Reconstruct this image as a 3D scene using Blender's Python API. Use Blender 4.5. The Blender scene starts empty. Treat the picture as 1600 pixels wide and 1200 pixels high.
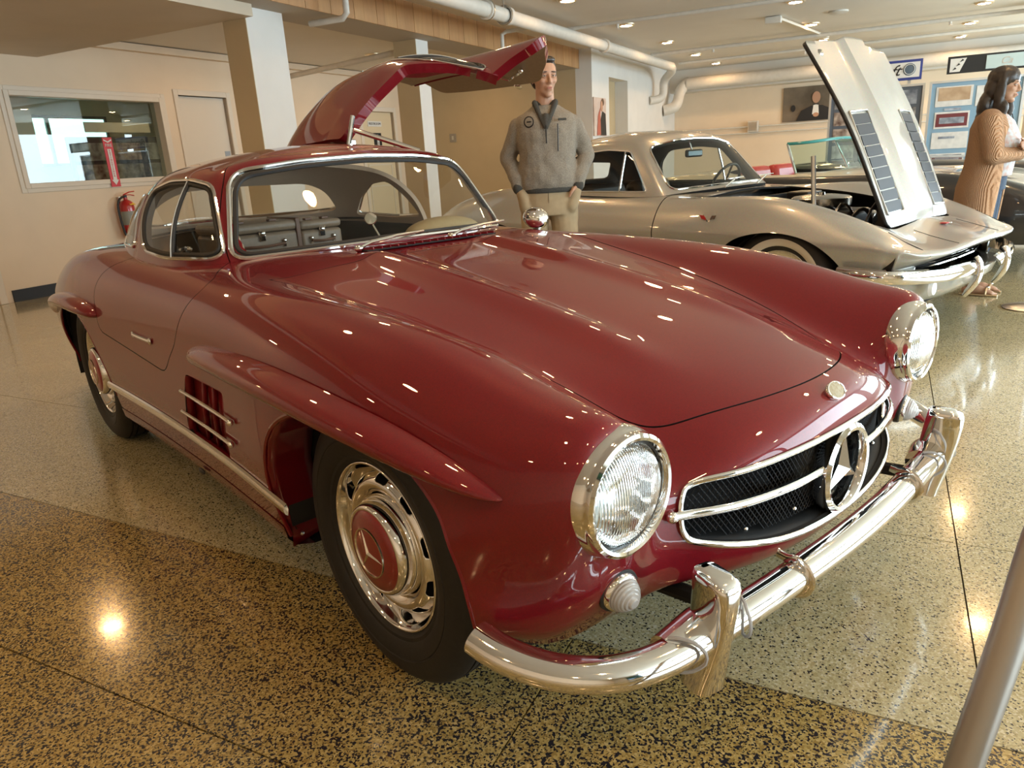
import bpy, bmesh, math, random
import numpy as np
from mathutils import Vector, Matrix
PI = math.pi
random.seed(7)
SC = bpy.context.scene
COL = SC.collection
# ------------------------------------------------------------------ camera
CAM_POS = (1.3250266777854185, -1.5015217555961302, 1.1653421739825693)
YAW, PITCH, ROLL, FPX = 2.4239369038439373, -0.3002644159818885, -0.05851106602960589, 1130.8508373679051
fwd = Vector((math.cos(YAW)*math.cos(PITCH), math.sin(YAW)*math.cos(PITCH), math.sin(PITCH)))
rgt = Vector((math.sin(YAW), -math.cos(YAW), 0)); up0 = rgt.cross(fwd)
r2 = rgt*math.cos(ROLL)+up0*math.sin(ROLL); u2 = -rgt*math.sin(ROLL)+up0*math.cos(ROLL)
cd = bpy.data.cameras.new('camera'); cam = bpy.data.objects.new('camera', cd); COL.objects.link(cam)
M = Matrix((r2, u2, -fwd)).transposed().to_4x4(); M.translation = CAM_POS
cam.matrix_world = M
cd.sensor_fit = 'HORIZONTAL'; cd.sensor_width = 36; cd.lens = 36*FPX/1600; cd.clip_start = .02; cd.clip_end = 200
SC.camera = cam
# ------------------------------------------------------------------ world, exposure
ROOM_ANG = math.radians(21.5)
RC, RS = math.cos(ROOM_ANG), math.sin(ROOM_ANG)
def R3(x, y, z=0.0):                      # room frame -> world
    return (x*RC-y*RS, x*RS+y*RC, z)
w = bpy.data.worlds.new('world'); SC.world = w; w.use_nodes = True
nt = w.node_tree; bg = nt.nodes['Background']
sky = nt.nodes.new('ShaderNodeTexSky'); sky.sky_type = 'HOSEK_WILKIE'; sky.turbidity = 3; sky.sun_direction = (.3, .3, .8)
nt.links.new(sky.outputs[0], bg.inputs[0]); bg.inputs[1].default_value = 1.6
SC.view_settings.view_transform = 'Standard'; SC.view_settings.look = 'None'
SC.view_settings.exposure = 0.62; SC.view_settings.gamma = 1.0
SC.view_settings.use_curve_mapping = False
def area(name, loc, target, sx, sy, power, col):
    l = bpy.data.lights.new(name, 'AREA'); l.shape = 'RECTANGLE'; l.size = sx; l.size_y = sy; l.energy = power; l.color = col
    o = bpy.data.objects.new(name, l); COL.objects.link(o); o.location = loc
    o.rotation_euler = (Vector(target)-Vector(loc)).to_track_quat('-Z', 'Y').to_euler()
    return o
# daylight through the street windows (behind and right of the camera)
DAY = (.76, .92, 1.0)
area('daylight_window_east', R3(5.85, 1.5, 1.55), R3(0, 1.5, .9), 9.0, 2.1, 360, DAY)
area('daylight_window_north', R3(5.85, 11.0, 1.55), R3(0, 10.5, .9), 7.0, 2.1, 380, DAY)

# ------------------------------------------------------------------ materials
def _rgb(c): return (c[0], c[1], c[2], 1)
def mat(name, col, rough=.5, metal=0.0, coat=0.0, spec=.5, emit=None, estr=0, alpha=None, trans=0, sheen=0, coat_rough=.03):
    m = bpy.data.materials.new(name); m.use_nodes = True
    b = m.node_tree.nodes['Principled BSDF']
    b.inputs['Base Color'].default_value = _rgb(col); b.inputs['Roughness'].default_value = rough
    b.inputs['Metallic'].default_value = metal; b.inputs['Coat Weight'].default_value = coat
    b.inputs['Coat Roughness'].default_value = coat_rough
    b.inputs['Specular IOR Level'].default_value = spec; b.inputs['Transmission Weight'].default_value = trans
    b.inputs['Sheen Weight'].default_value = sheen
    if emit: b.inputs['Emission Color'].default_value = _rgb(emit); b.inputs['Emission Strength'].default_value = estr
    return m
def nd(m, t, **k):
    n = m.node_tree.nodes.new(t)
    for a, v in k.items():
        if a.startswith('i_'): n.inputs[a[2:].replace('_', ' ')].default_value = v
        else: setattr(n, a, v)
    return n
def lk(m, a, b): m.node_tree.links.new(a, b)
def noisy(name, col, col2, scale=30, rough=.7, bump=.15, stretch=(1, 1, 1), detail=4, dist=.004, **k):
    """base colour drifts between two tones with fine relief"""
    m = mat(name, col, rough, **k); b = m.node_tree.nodes['Principled BSDF']
    tc = nd(m, 'ShaderNodeTexCoord'); mp = nd(m, 'ShaderNodeMapping'); mp.inputs['Scale'].default_value = stretch
    lk(m, tc.outputs['Object'], mp.inputs[0])
    n = nd(m, 'ShaderNodeTexNoise', i_Scale=scale, i_Detail=detail); lk(m, mp.outputs[0], n.inputs['Vector'])
    r = nd(m, 'ShaderNodeValToRGB'); r.color_ramp.elements[0].color = _rgb(col); r.color_ramp.elements[1].color = _rgb(col2)
    r.color_ramp.elements[0].position = .3; r.color_ramp.elements[1].position = .7
    lk(m, n.outputs[0], r.inputs[0]); lk(m, r.outputs[0], b.inputs['Base Color'])
    if bump:
        bp = nd(m, 'ShaderNodeBump', i_Strength=bump, i_Distance=dist); lk(m, n.outputs[0], bp.inputs['Height']); lk(m, bp.outputs[0], b.inputs['Normal'])
    return m
def paint(name, col, metal=.35, rough=.38, flake=.25, spec=.5):
    m = mat(name, col, rough, metal, coat=1.0, coat_rough=.012, spec=spec); b = m.node_tree.nodes['Principled BSDF']
    tc = nd(m, 'ShaderNodeTexCoord'); v = nd(m, 'ShaderNodeTexVoronoi', i_Scale=900.0); lk(m, tc.outputs['Object'], v.inputs['Vector'])
    mx = nd(m, 'ShaderNodeMix', data_type='RGBA', blend_type='MIX'); mx.inputs[0].default_value = flake
    mx.inputs[6].default_value = _rgb(col)
    ml = nd(m, 'ShaderNodeMix', data_type='RGBA', blend_type='MULTIPLY'); ml.inputs[0].default_value = 1
    ml.inputs[6].default_value = _rgb([min(1, c*1.9) for c in col]); lk(m, v.outputs['Color'], ml.inputs[7])
    lk(m, ml.outputs[2], mx.inputs[7]); lk(m, mx.outputs[2], b.inputs['Base Color'])
    return m
def glass(name, tint=(.9, .93, .92), refl=1.0, rough=0.0):
    m = bpy.data.materials.new(name); m.use_nodes = True; t = m.node_tree; t.nodes.clear()
    o = t.nodes.new('ShaderNodeOutputMaterial'); mx = t.nodes.new('ShaderNodeMixShader')
    tr = t.nodes.new('ShaderNodeBsdfTransparent'); tr.inputs[0].default_value = _rgb(tint)
    gl = t.nodes.new('ShaderNodeBsdfGlossy'); gl.inputs['Roughness'].default_value = rough
    f = t.nodes.new('ShaderNodeFresnel'); ge = t.nodes.new('ShaderNodeNewGeometry'); mr_ = t.nodes.new('ShaderNodeMapRange'); mr_.inputs[3].default_value = 1.5; mr_.inputs[4].default_value = 1/1.5
    t.links.new(ge.outputs['Backfacing'], mr_.inputs[0]); t.links.new(mr_.outputs[0], f.inputs[0])
    ml = t.nodes.new('ShaderNodeMath'); ml.operation = 'MULTIPLY'; ml.inputs[1].default_value = refl
    t.links.new(f.outputs[0], ml.inputs[0]); t.links.new(ml.outputs[0], mx.inputs[0])
    t.links.new(tr.outputs[0], mx.inputs[1]); t.links.new(gl.outputs[0], mx.inputs[2]); t.links.new(mx.outputs[0], o.inputs[0])
    return m
RED = paint('burgundy_paint', (.168, .0048, .0105), metal=.12, rough=.45, spec=.12)
CHROME = mat('chrome', (.86, .85, .83), .06, 1.0)
SATIN = mat('satin_metal', (.62, .60, .56), .28, 1.0)
BLACK = mat('black_plastic', (.012, .012, .013), .45)
SEAL = mat('rubber_seal', (.018, .017, .016), .6)
DARK = mat('dark_cavity', (.006, .005, .005), .85)
GLASS = glass('window_glass')
LEATHER = noisy('taupe_leather', (.27, .19, .115), (.31, .22, .135), 60, .5, .1)
LINING = noisy('headliner_cloth', (.36, .27, .19), (.31, .23, .165), 200, .9, .1)

# ------------------------------------------------------------------ mesh helpers
def link(name, me, parent=None):
    o = bpy.data.objects.new(name, me); COL.objects.link(o)
    if parent: o.parent = parent
    return o
def tag(o, label=None, cat=None, group=None, kind=None):
    if label: o['label'] = label
    if cat: o['category'] = cat
    if group: o['group'] = group
    if kind: o['kind'] = kind
    return o
def empty(name, loc=(0, 0, 0), rz=0, label=None, cat=None, group=None):
    o = bpy.data.objects.new(name, None); COL.objects.link(o); o.location = loc; o.rotation_euler = (0, 0, rz); o.empty_display_size = .1
    return tag(o, label, cat, group)
class MB:
    """collects shapes, then links them as ONE mesh object"""
    def __init__(s): s.v = []; s.f = []; s.mi = []
    def add(s, v, f, mi=0):
        n = len(s.v); s.v.extend([tuple(map(float, p)) for p in v]); s.f.extend([tuple(int(i)+n for i in q) for q in f]); s.mi.extend([mi]*len(f)); return s
    def box(s, c, d, rz=0, mi=0, R=None):
        x, y, z = [k/2 for k in d]
        P = [(-x,-y,-z),(x,-y,-z),(x,y,-z),(-x,y,-z),(-x,-y,z),(x,-y,z),(x,y,z),(-x,y,z)]
        R = R or Matrix.Rotation(rz, 3, 'Z')
        P = [R@Vector(p)+Vector(c) for p in P]
        return s.add(P, [(0,3,2,1),(4,5,6,7),(0,1,5,4),(1,2,6,5),(2,3,7,6),(3,0,4,7)], mi)
    def grid(s, A, cu=False, cv=False, flip=False, mi=0):
        A = np.asarray(A, float); nu, nv = A.shape[:2]; F = []
        for i in range(nu if cu else nu-1):
            for j in range(nv if cv else nv-1):
                q = (i*nv+j, ((i+1) % nu)*nv+j, ((i+1) % nu)*nv+(j+1) % nv, i*nv+(j+1) % nv)
                F.append(q[::-1] if flip else q)
        return s.add(A.reshape(-1, 3), F, mi)
    def tube(s, P, r, n=8, closed=False, caps=True, mi=0, sec=None, upv=None):
        P = [Vector(p) for p in P]; N = len(P); rs = r if hasattr(r, '__len__') else [r]*N
        T = []
        for i in range(N):
            a = P[(i-1) % N] if (closed or i > 0) else P[i]; b = P[(i+1) % N] if (closed or i < N-1) else P[i]
            T.append((b-a).normalized())
        ref = Vector(upv) if upv is not None else None
        x = None; rings = []
        for i in range(N):
            t = T[i]
            if ref is not None: x = t.cross(ref).normalized()
            elif x is None:
                x = t.cross(Vector((0, 0, 1)) if abs(t.z) < .9 else Vector((1, 0, 0))).normalized()
            else: x = (x-t*x.dot(t)).normalized()
            y = x.cross(t).normalized() if ref is None else t.cross(x).normalized()*-1
            if sec is None: rings.append([P[i]+(x*math.cos(2*PI*k/n)+y*math.sin(2*PI*k/n))*rs[i] for k in range(n)])
            else: rings.append([P[i]+x*(a*rs[i])+y*(b*rs[i]) for a, b in sec])
        A = np.array([[tuple(p) for p in q] for q in rings])
        base = len(s.v); s.grid(A, cu=closed, cv=True, mi=mi)
        m = A.shape[1]
        if caps and not closed:
            s.f.append(tuple(base+k for k in range(m))[::-1]); s.f.append(tuple(base+(N-1)*m+k for k in range(m))); s.mi += [mi, mi]
        return s
    def lathe(s, prof, n=48, origin=(0, 0, 0), axis='y', mi=0):
        """prof: (radius, along-axis)"""
        A = []
        for k in range(n):
            a = 2*PI*k/n; c, d = math.cos(a), math.sin(a)
            A.append([{'y': (r*c, h, r*d), 'z': (r*c, r*d, h), 'x': (h, r*c, r*d)}[axis] for r, h in prof])
        A = np.array(A)+np.array(origin)
        return s.grid(A, cu=True, mi=mi)
    def ell(s, c, r, nu=16, nv=10, R=None, mi=0):
        A = []
        for i in range(nu):
            row = []
            for j in range(nv+1):
                ph = PI*j/nv; th = 2*PI*i/nu
                p = Vector((r[0]*math.sin(ph)*math.cos(th), r[1]*math.sin(ph)*math.sin(th), r[2]*math.cos(ph)))
                if R: p = R@p
                row.append(tuple(p+Vector(c)))
            A.append(row)
        return s.grid(np.array(A), cu=True, flip=True, mi=mi)
    def xf(s, Mx): s.v = [tuple(Mx@Vector(p)) for p in s.v]; return s
    def build(s, name, m, parent=None, smooth=True, bevel=0, angle=40, solid=0, subsurf=0, seg=2, off=-1, matoff=0):
        me = bpy.data.meshes.new(name); me.from_pydata(s.v, [], s.f)
        for q in (m if isinstance(m, (list, tuple)) else [m]): me.materials.append(q)
        me.polygons.foreach_set('material_index', s.mi)
        me.validate(); me.update()
        o = link(name, me, parent)
        if smooth: me.shade_smooth() if hasattr(me, 'shade_smooth') else me.polygons.foreach_set('use_smooth', [True]*len(me.polygons))
        if smooth and angle < 180:
            try: me.set_sharp_from_angle(angle=math.radians(angle))
            except Exception: pass
        if subsurf: q = o.modifiers.new('s', 'SUBSURF'); q.levels = q.render_levels = subsurf
        if solid: q = o.modifiers.new('t', 'SOLIDIFY'); q.thickness = solid; q.offset = off; q.material_offset = matoff; q.use_even_offset = False
        if bevel: q = o.modifiers.new('b', 'BEVEL'); q.width = bevel; q.segments = seg; q.limit_method = 'ANGLE'; q.angle_limit = math.radians(35)
        return o
def spline_mat(n, m, closed=False):
    """matrix (m x n): natural cubic spline interpolation of n knots at m uniform parameters"""
    t = np.linspace(0, n-1, m); I = np.eye(n)
    A = np.zeros((n, n)); B = np.zeros((n, n)); A[0, 0] = A[-1, -1] = 1
    for i in range(1, n-1):
        A[i, i-1] = 1; A[i, i] = 4; A[i, i+1] = 1; B[i, i-1] = 6; B[i, i] = -12; B[i, i+1] = 6
    K = np.linalg.solve(A, B)
    k = np.minimum(t.astype(int), n-2); f = t-k; a = 1-f
    return a[:, None]*I[k]+f[:, None]*I[k+1]+((a**3-a)[:, None]*K[k]+(f**3-f)[:, None]*K[k+1])/6
def spline_chord(net, m):
    """natural cubic rows for axis 0 of net with knots spaced by mean chord length (keeps creases free of loops)"""
    net = np.array(net, float); d = np.sqrt(((net[1:]-net[:-1])**2).sum(-1)).mean(1); d = np.maximum(d, 1e-4)**.8
    T = np.concatenate([[0], np.cumsum(d)]); n = len(T); h = np.diff(T); A = np.zeros((n, n)); B = np.zeros((n, n)); A[0, 0] = A[-1, -1] = 1
    for i in range(1, n-1):
        A[i, i-1] = h[i-1]; A[i, i] = 2*(h[i-1]+h[i]); A[i, i+1] = h[i]
        B[i, i-1] = 6/h[i-1]; B[i, i] = -6/h[i-1]-6/h[i]; B[i, i+1] = 6/h[i]
    K = np.linalg.solve(A, B); u = np.linspace(0, n-1, m); k = np.minimum(u.astype(int), n-2); f = u-k; a = 1-f; I = np.eye(n)
    return a[:, None]*I[k]+f[:, None]*I[k+1]+((a**3-a)[:, None]*K[k]+(f**3-f)[:, None]*K[k+1])*(h[k]**2)[:, None]/6
def surf(net, nu, nv):
    net = np.array(net, float); U = spline_mat(net.shape[0], nu); V = spline_mat(net.shape[1], nv)
    return np.einsum('ai,bj,ijk->abk', U, V, net)
def curve(P, m):
    P = np.array(P, float); return spline_mat(len(P), m)@P
def smooth_loop(P, m):
    """closed smooth loop through 2D/3D points (Catmull-Rom)"""
    P = np.array(P, float); n = len(P); out = []
    for q in range(m):
        t = q*n/m; i = int(t); f = t-i
        a, b, c, d = P[(i-1) % n], P[i % n], P[(i+1) % n], P[(i+2) % n]
        out.append(.5*((2*b)+(c-a)*f+(2*a-5*b+4*c-d)*f*f+(3*b-a-3*c+d)*f**3))
    return np.array(out)
def round_poly(P, r, k=6):
    """polygon with rounded corners; r scalar or list"""
    P = [np.array(p, float) for p in P]; n = len(P); out = []
    for i in range(n):
        rr = r[i] if hasattr(r, '__len__') else r
        a, b, c = P[i-1], P[i], P[(i+1) % n]
        u = (a-b)/np.linalg.norm(a-b); v = (c-b)/np.linalg.norm(c-b)
        rr = min(rr, .49*np.linalg.norm(a-b), .49*np.linalg.norm(c-b))
        p, q = b+u*rr, b+v*rr
        for j in range(k+1):
            t = j/k; out.append((1-t)**2*p+2*t*(1-t)*b+t*t*q)
    return np.array(out)
def sdf(poly, Q):
    """signed distance (positive inside) of points Q (n,2) to polygon"""
    P = np.array(poly, float); Q = np.asarray(Q, float); d = np.full(len(Q), 1e9); ins = np.zeros(len(Q), bool)
    for i in range(len(P)):
        a, b = P[i], P[(i+1) % len(P)]; e = b-a; w = Q-a
        t = np.clip((w@e)/max(1e-12, e@e), 0, 1); d = np.minimum(d, np.hypot(*(w-t[:, None]*e).T))
        c = (a[1] > Q[:, 1]) != (b[1] > Q[:, 1])
        with np.errstate(divide='ignore', invalid='ignore'):
            xx = (b[0]-a[0])*(Q[:, 1]-a[1])/(b[1]-a[1] if b[1] != a[1] else 1e-12)+a[0]
        ins ^= c & (Q[:, 0] < xx)
    return np.where(ins, d, -d)
def clip(V, F, fn):
    """keep the part of a mesh where fn(V)>0, cut exactly along 0"""
    V = np.asarray(V, float); s = fn(V); s = np.where(np.abs(s) < 1e-7, 1e-7, s)
    nv = [tuple(p) for p in V]; out = []; edge = {}
    def cut(i, j):
        k = (i, j) if i < j else (j, i)
        if k not in edge:
            t = s[k[0]]/(s[k[0]]-s[k[1]]); edge[k] = len(nv); nv.append(tuple(V[k[0]]+t*(V[k[1]]-V[k[0]])))
        return edge[k]
    for f in F:
        n = sum(1 for i in f if s[i] > 0)
        if n == 0: continue
        if n == len(f): out.append(f); continue
        q = []
        for a in range(len(f)):
            i, j = f[a], f[(a+1) % len(f)]
            if s[i] > 0: q.append(i)
            if (s[i] > 0) != (s[j] > 0): q.append(cut(i, j))
        if len(q) >= 3: out.append(tuple(q))
    used = sorted({i for f in out for i in f}); mp = {i: k for k, i in enumerate(used)}
    return np.array([nv[i] for i in used]).reshape(-1, 3), [tuple(mp[i] for i in f) for f in out]
def gridmesh(A, flip=False):
    b = MB().grid(A, flip=flip); return np.array(b.v), b.f
def onto(A, ax, Q, mask=None, lift=0.0):
    """points of grid surface A whose projection on axes ax equals Q (n,2)"""
    nu, nv = A.shape[:2]; out = []
    P2 = A[..., list(ax)]; bad = np.zeros((nu, nv), bool) if mask is None else ~mask(A.reshape(-1, 3)).reshape(nu, nv)
    for q in Q:
        d = ((P2-q)**2).sum(-1); d[bad] = 1e9
        i, j = np.unravel_index(np.argmin(d), d.shape); i = min(max(i, 1), nu-2); j = min(max(j, 1), nv-2)
        du = (A[i+1, j]-A[i-1, j])/2; dv = (A[i, j+1]-A[i, j-1])/2
        J = np.array([du[list(ax)], dv[list(ax)]]).T; r = np.array(q)-A[i, j][list(ax)]
        try: s = np.clip(np.linalg.solve(J, r), -1.5, 1.5)
        except Exception: s = (0, 0)
        p = A[i, j]+du*s[0]+dv*s[1]
        if lift:
            n = np.cross(du, dv); n /= np.linalg.norm(n)+1e-12; p = p+n*lift
        out.append(p)
    return np.array(out)
def copy_tree(o, parent=None):
    c = o.copy(); COL.objects.link(c)
    if parent: c.parent = parent
    for ch in list(o.children): copy_tree(ch, c)
    return c
def mirror_y(V): V = np.array(V, float).copy(); V[:, 1] *= -1; return V
# =================================================================== room (room frame, x' east, y' north)
RM = Matrix.Rotation(ROOM_ANG, 4, 'Z')
def rb(name, m, x0, x1, y0, y1, z0, z1, parent=None, bevel=0, kind=None, mbx=None):
    b = (mbx or MB()).box(((x0+x1)/2, (y0+y1)/2, (z0+z1)/2), (x1-x0, y1-y0, z1-z0))
    if mbx: return b
    b.xf(RM) if not parent or parent.get('kind') == 'structure' or True else None
    o = b.build(name, m, parent, smooth=bool(bevel), bevel=bevel)
    if kind: tag(o, kind=kind)
    return o
def terrazzo(name, dens, base, base2, sc=205.0):
    m = mat(name, base, .16); b = m.node_tree.nodes['Principled BSDF']; b.inputs['Coat Weight'].default_value = .5; b.inputs['Coat Roughness'].default_value = .07
    tc = nd(m, 'ShaderNodeTexCoord'); mp = nd(m, 'ShaderNodeMapping'); lk(m, tc.outputs['Object'], mp.inputs[0])
    no = nd(m, 'ShaderNodeTexNoise', i_Scale=120.0, i_Detail=2.0); lk(m, mp.outputs[0], no.inputs['Vector'])
    ad = nd(m, 'ShaderNodeVectorMath', operation='MULTIPLY_ADD'); ad.inputs[1].default_value = (.0014, .0014, .0014)
    lk(m, no.outputs['Color'], ad.inputs[0]); lk(m, mp.outputs[0], ad.inputs[2])
    v = nd(m, 'ShaderNodeTexVoronoi', i_Scale=sc); lk(m, ad.outputs[0], v.inputs['Vector'])
    sp = nd(m, 'ShaderNodeSeparateColor'); lk(m, v.outputs['Color'], sp.inputs[0])
    r = nd(m, 'ShaderNodeValToRGB'); cr = r.color_ramp; cr.interpolation = 'CONSTANT'
    cr.elements[0].color = (.022, .021, .026, 1); cr.elements[1].position = dens; cr.elements[1].color = _rgb(base2)
    e = cr.elements.new(dens+(1-dens)*.30); e.color = _rgb(base)
    e = cr.elements.new(dens+(1-dens)*.62); e.color = _rgb([min(1, c*1.18) for c in base])
    e = cr.elements.new(dens+(1-dens)*.88); e.color = _rgb([base[0]*1.35, base[1]*1.4, base[2]*1.7])
    lk(m, sp.outputs[0], r.inputs[0])
    # second, finer family of small dark chips
    v2 = nd(m, 'ShaderNodeTexVoronoi', i_Scale=360.0); lk(m, ad.outputs[0], v2.inputs['Vector'])
    sp2 = nd(m, 'ShaderNodeSeparateColor'); lk(m, v2.outputs['Color'], sp2.inputs[0])
    lt = nd(m, 'ShaderNodeMath', operation='LESS_THAN'); lt.inputs[1].default_value = dens*.35; lk(m, sp2.outputs[1], lt.inputs[0])
    n2 = nd(m, 'ShaderNodeTexNoise', i_Scale=1.3, i_Detail=3.0); lk(m, mp.outputs[0], n2.inputs['Vector'])
    mx = nd(m, 'ShaderNodeMix', data_type='RGBA'); lk(m, lt.outputs[0], mx.inputs[0]); lk(m, r.outputs[0], mx.inputs[6]); mx.inputs[7].default_value = (.03, .027, .028, 1)
    m2 = nd(m, 'ShaderNodeMix', data_type='RGBA', blend_type='MULTIPLY'); m2.inputs[0].default_value = .35; lk(m, mx.outputs[2], m2.inputs[6])
    rr = nd(m, 'ShaderNodeValToRGB'); rr.color_ramp.elements[0].color = (.75, .73, .7, 1); rr.color_ramp.elements[0].position = .35; rr.color_ramp.elements[1].position = .65
    lk(m, n2.outputs[0], rr.inputs[0]); lk(m, rr.outputs[0], m2.inputs[7]); lk(m, m2.outputs[2], b.inputs['Base Color'])
    return m
TZ_A = terrazzo('terrazzo_dense', .26, (.39, .285, .10), (.29, .195, .06))  # golden base also holds warm lamp light put into the colour
TZ_B = terrazzo('terrazzo_sparse', .068, (.44, .385, .225), (.37, .31, .16), 235.0)  # paler, greener base also holds cool daylight put into the colour
WALL = noisy('wall_plaster', (.80, .655, .49), (.765, .625, .465), 3, .8, .03)
WHITE = noisy('wall_white', (.72, .71, .68), (.68, .67, .64), 3, .8, .03)
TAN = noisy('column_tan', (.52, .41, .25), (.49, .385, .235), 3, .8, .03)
CEIL = noisy('ceiling_paint', (.70, .65, .57), (.67, .62, .54), 2, .55, .03)
TRIMW = mat('trim_white', (.74, .66, .55), .55)
PIPE = noisy('painted_pipe', (.66, .63, .57), (.60, .57, .51), 12, .5, .05)
JOINT = mat('floor_joint', (.12, .09, .045), .6)
fl = rb('floor', JOINT, -12.5, 6.2, -6.2, 16.6, -.12, -.028, kind='structure')
SX_ = [-12.5, -9.5, -7.6, -5.6, -3.46, -2.02, -.84, .96, 2.8, 4.5, 6.2]
rows = [(-6.2, -3.5, TZ_A, [-12.5, -7.6, -5, -2.5, .07, 2.6, 6.2]), (-3.5, -1.05, TZ_A, [-12.5, -7.6, -5, -2.5, .07, 2.6, 6.2]), (-1.05, -.445, TZ_A, [-12.5, -7.6, -5.2, -3.46, -1.7, .07, 1.9, 3.8, 6.2]),
        (-.445, .40, TZ_B, SX_), (.40, 2.6, TZ_B, SX_), (2.6, 4.8, TZ_B, SX_), (4.8, 7.2, TZ_B, SX_), (7.2, 11, TZ_B, SX_[::2]), (11, 16.6, TZ_B, SX_[::2])]
for y0, y1, m_, xs in rows:
    for a, b_ in zip(xs[:-1], xs[1:]):
        rb('floor_slab', m_, a+.002, b_-.002, y0+.002, y1-.002, -.03, 0, parent=fl)
ceil_ = rb('ceiling', CEIL, -4.45, 6.2, -6.2, 16.6, 2.9, 3.05, kind='structure')
rb('ceiling_west', CEIL, -12.6, -4.45, 3.47, 16.6, 2.75, 3.05, kind='structure')
rb('ceiling_soffit', noisy('soffit_paint', (.60, .51, .39), (.56, .475, .36), 2, .6, .03), -12.6, -4.45, -6.2, 3.47, 2.5, 3.05, kind='structure')
# west wall with the viewing window and the white door
WX = -7.6
def wall_with_holes(name, m, axis, c0, c1, a0, a1, z0, z1, holes, kindn='structure'):
    """wall slab normal to axis at [c0,c1]; spans a0..a1; holes (a,b,zlo,zhi) -> ONE mesh"""
    b = MB(); cuts = sorted({a0, a1}|{h[0] for h in holes}|{h[1] for h in holes})
    for p, q in zip(cuts[:-1], cuts[1:]):
        hs = sorted([(h[2], h[3]) for h in holes if h[0] <= p+1e-6 and h[1] >= q-1e-6]); z = z0
        for lo, hi in hs+[(z1, z1)]:
            if lo > z+1e-6:
                if axis == 'x': rb(None, None, c0, c1, p, q, z, lo, mbx=b)
                else: rb(None, None, p, q, c0, c1, z, lo, mbx=b)
            z = hi
    return tag(b.xf(RM).build(name, m, smooth=False), kind=kindn)
wall_with_holes('wall_west', WALL, 'x', WX-.15, WX, -6.2, 16.6, 0, 3.0, [(3.02, 4.93, 1.17, 2.14), (5.2, 6.0, 0, 2.2), (9.0, 9.95, 0, 2.12)])
def frame(name, m, axis, c0, c1, a0, a1, z0, z1, w_, sill=True, parent=None):
    b = MB(); P = [(a0-w_, a0, z0-(w_ if sill else 0), z1+w_), (a1, a1+w_, z0-(w_ if sill else 0), z1+w_), (a0, a1, z1, z1+w_)]+([(a0, a1, z0-w_, z0)] if sill else [])
    for p, q, lo, hi in P: rb(None, None, *((c0, c1, p, q) if axis == 'x' else (p, q, c0, c1)), lo, hi, mbx=b)
    return b.xf(RM).build(name, m, parent, bevel=.006)
f_ = frame('window_1', TRIMW, 'x', WX-.16, WX+.025, 3.06, 4.89, 1.21, 2.10, .055); tag(f_, kind='structure')
frame('window_casing', TRIMW, 'x', WX, WX+.012, 3.02, 4.93, 1.17, 2.14, .06, parent=f_)
rb('window_pane', glass('mirrorish_pane', (.72, .82, .84), 1.6), WX-.09, WX-.084, 3.06, 4.89, 1.21, 2.10, parent=f_)
dr = frame('door_1', TRIMW, 'x', WX-.15, WX+.02, 5.2, 6.0, 0, 2.2, .07, sill=False); tag(dr, kind='structure')
rb('door_leaf', TRIMW, WX-.10, WX-.05, 5.205, 5.995, .01, 2.195, parent=dr)
b = MB(); b.ell((WX-.02, 5.86, 1.02), (.03, .03, .03)); b.xf(RM).build('door_knob', SATIN, dr)
rb('door_plate', mat('grey_plate', (.35, .38, .42), .4), WX-.05, WX-.045, 5.88, 5.97, 1.35, 1.5, parent=dr)
# lavatory door farther along the same wall
d2 = frame('door_2', TRIMW, 'x', WX-.15, WX+.02, 9.0, 9.95, 0, 2.12, .08, sill=False); tag(d2, kind='structure')
lf = rb('door_leaf', mat('door_cream', (.72, .60, .40), .5), WX-.10, WX-.05, 9.005, 9.945, .01, 2.115, parent=d2)
for z0, z1 in ((.18, .85), (1.0, 1.22)): 
    b = MB(); 
    for a in ((9.12, 9.83, z0, z0+.02), (9.12, 9.83, z1-.02, z1), (9.12, 9.14, z0, z1), (9.81, 9.83, z0, z1)): rb(None, None, WX-.05, WX-.04, *a, mbx=b)
    b.xf(RM).build('door_moulding', TRIMW, d2)
for k in range(5): MB().lathe([(.0, .012), (.014, .012), (.016, 0)], 12, axis='x').xf(RM@Matrix.Translation((WX-.05, 9.24+.12*k, .30))).build('vent_hole', DARK, d2)
# text helper ---------------------------------------------------------------
def text_mesh(name, body, size, m, Mx, parent=None, shear=0, extrude=.0015, width=None, label=None):
    c = bpy.data.curves.new(name, 'FONT'); c.body = body; c.size = size; c.align_x = 'CENTER'; c.align_y = 'CENTER'; c.shear = shear; c.extrude = extrude
    t = bpy.data.objects.new(name, c); COL.objects.link(t); bpy.context.view_layer.update()
    me = bpy.data.meshes.new_from_object(t.evaluated_get(bpy.context.evaluated_depsgraph_get())); bpy.data.objects.remove(t)
    if width:
        xs = [v.co.x for v in me.vertices]; k = width/(max(xs)-min(xs))
        for v in me.vertices: v.co.x *= k
    me.transform(Mx); me.materials.clear(); me.materials.append(m)
    return link(name, me, parent)
INK = mat('ink_black', (.01, .01, .01), .6); PAPER = mat('paper_white', (.75, .74, .70), .6)
def facing_east(x, y, z):  # text plane facing +x' (reads along +y')
    return RM@Matrix.Translation((x, y, z))@Matrix(((0, 0, 1, 0), (1, 0, 0, 0), (0, 1, 0, 0), (0, 0, 0, 1)))
def facing_south(x, y, z): # plane facing -y' (reads along +x')
    return RM@Matrix.Translation((x, y, z))@Matrix(((1, 0, 0, 0), (0, 0, -1, 0), (0, 1, 0, 0), (0, 0, 0, 1)))
sg = rb('sign_plate', PAPER, WX-.049, WX-.040, 9.22, 9.62, 1.87, 1.96, parent=d2)
text_mesh('sign_lettering', 'RESTROOM', .055, INK, facing_east(WX-.038, 9.42, 1.915), d2, width=.34)
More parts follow.
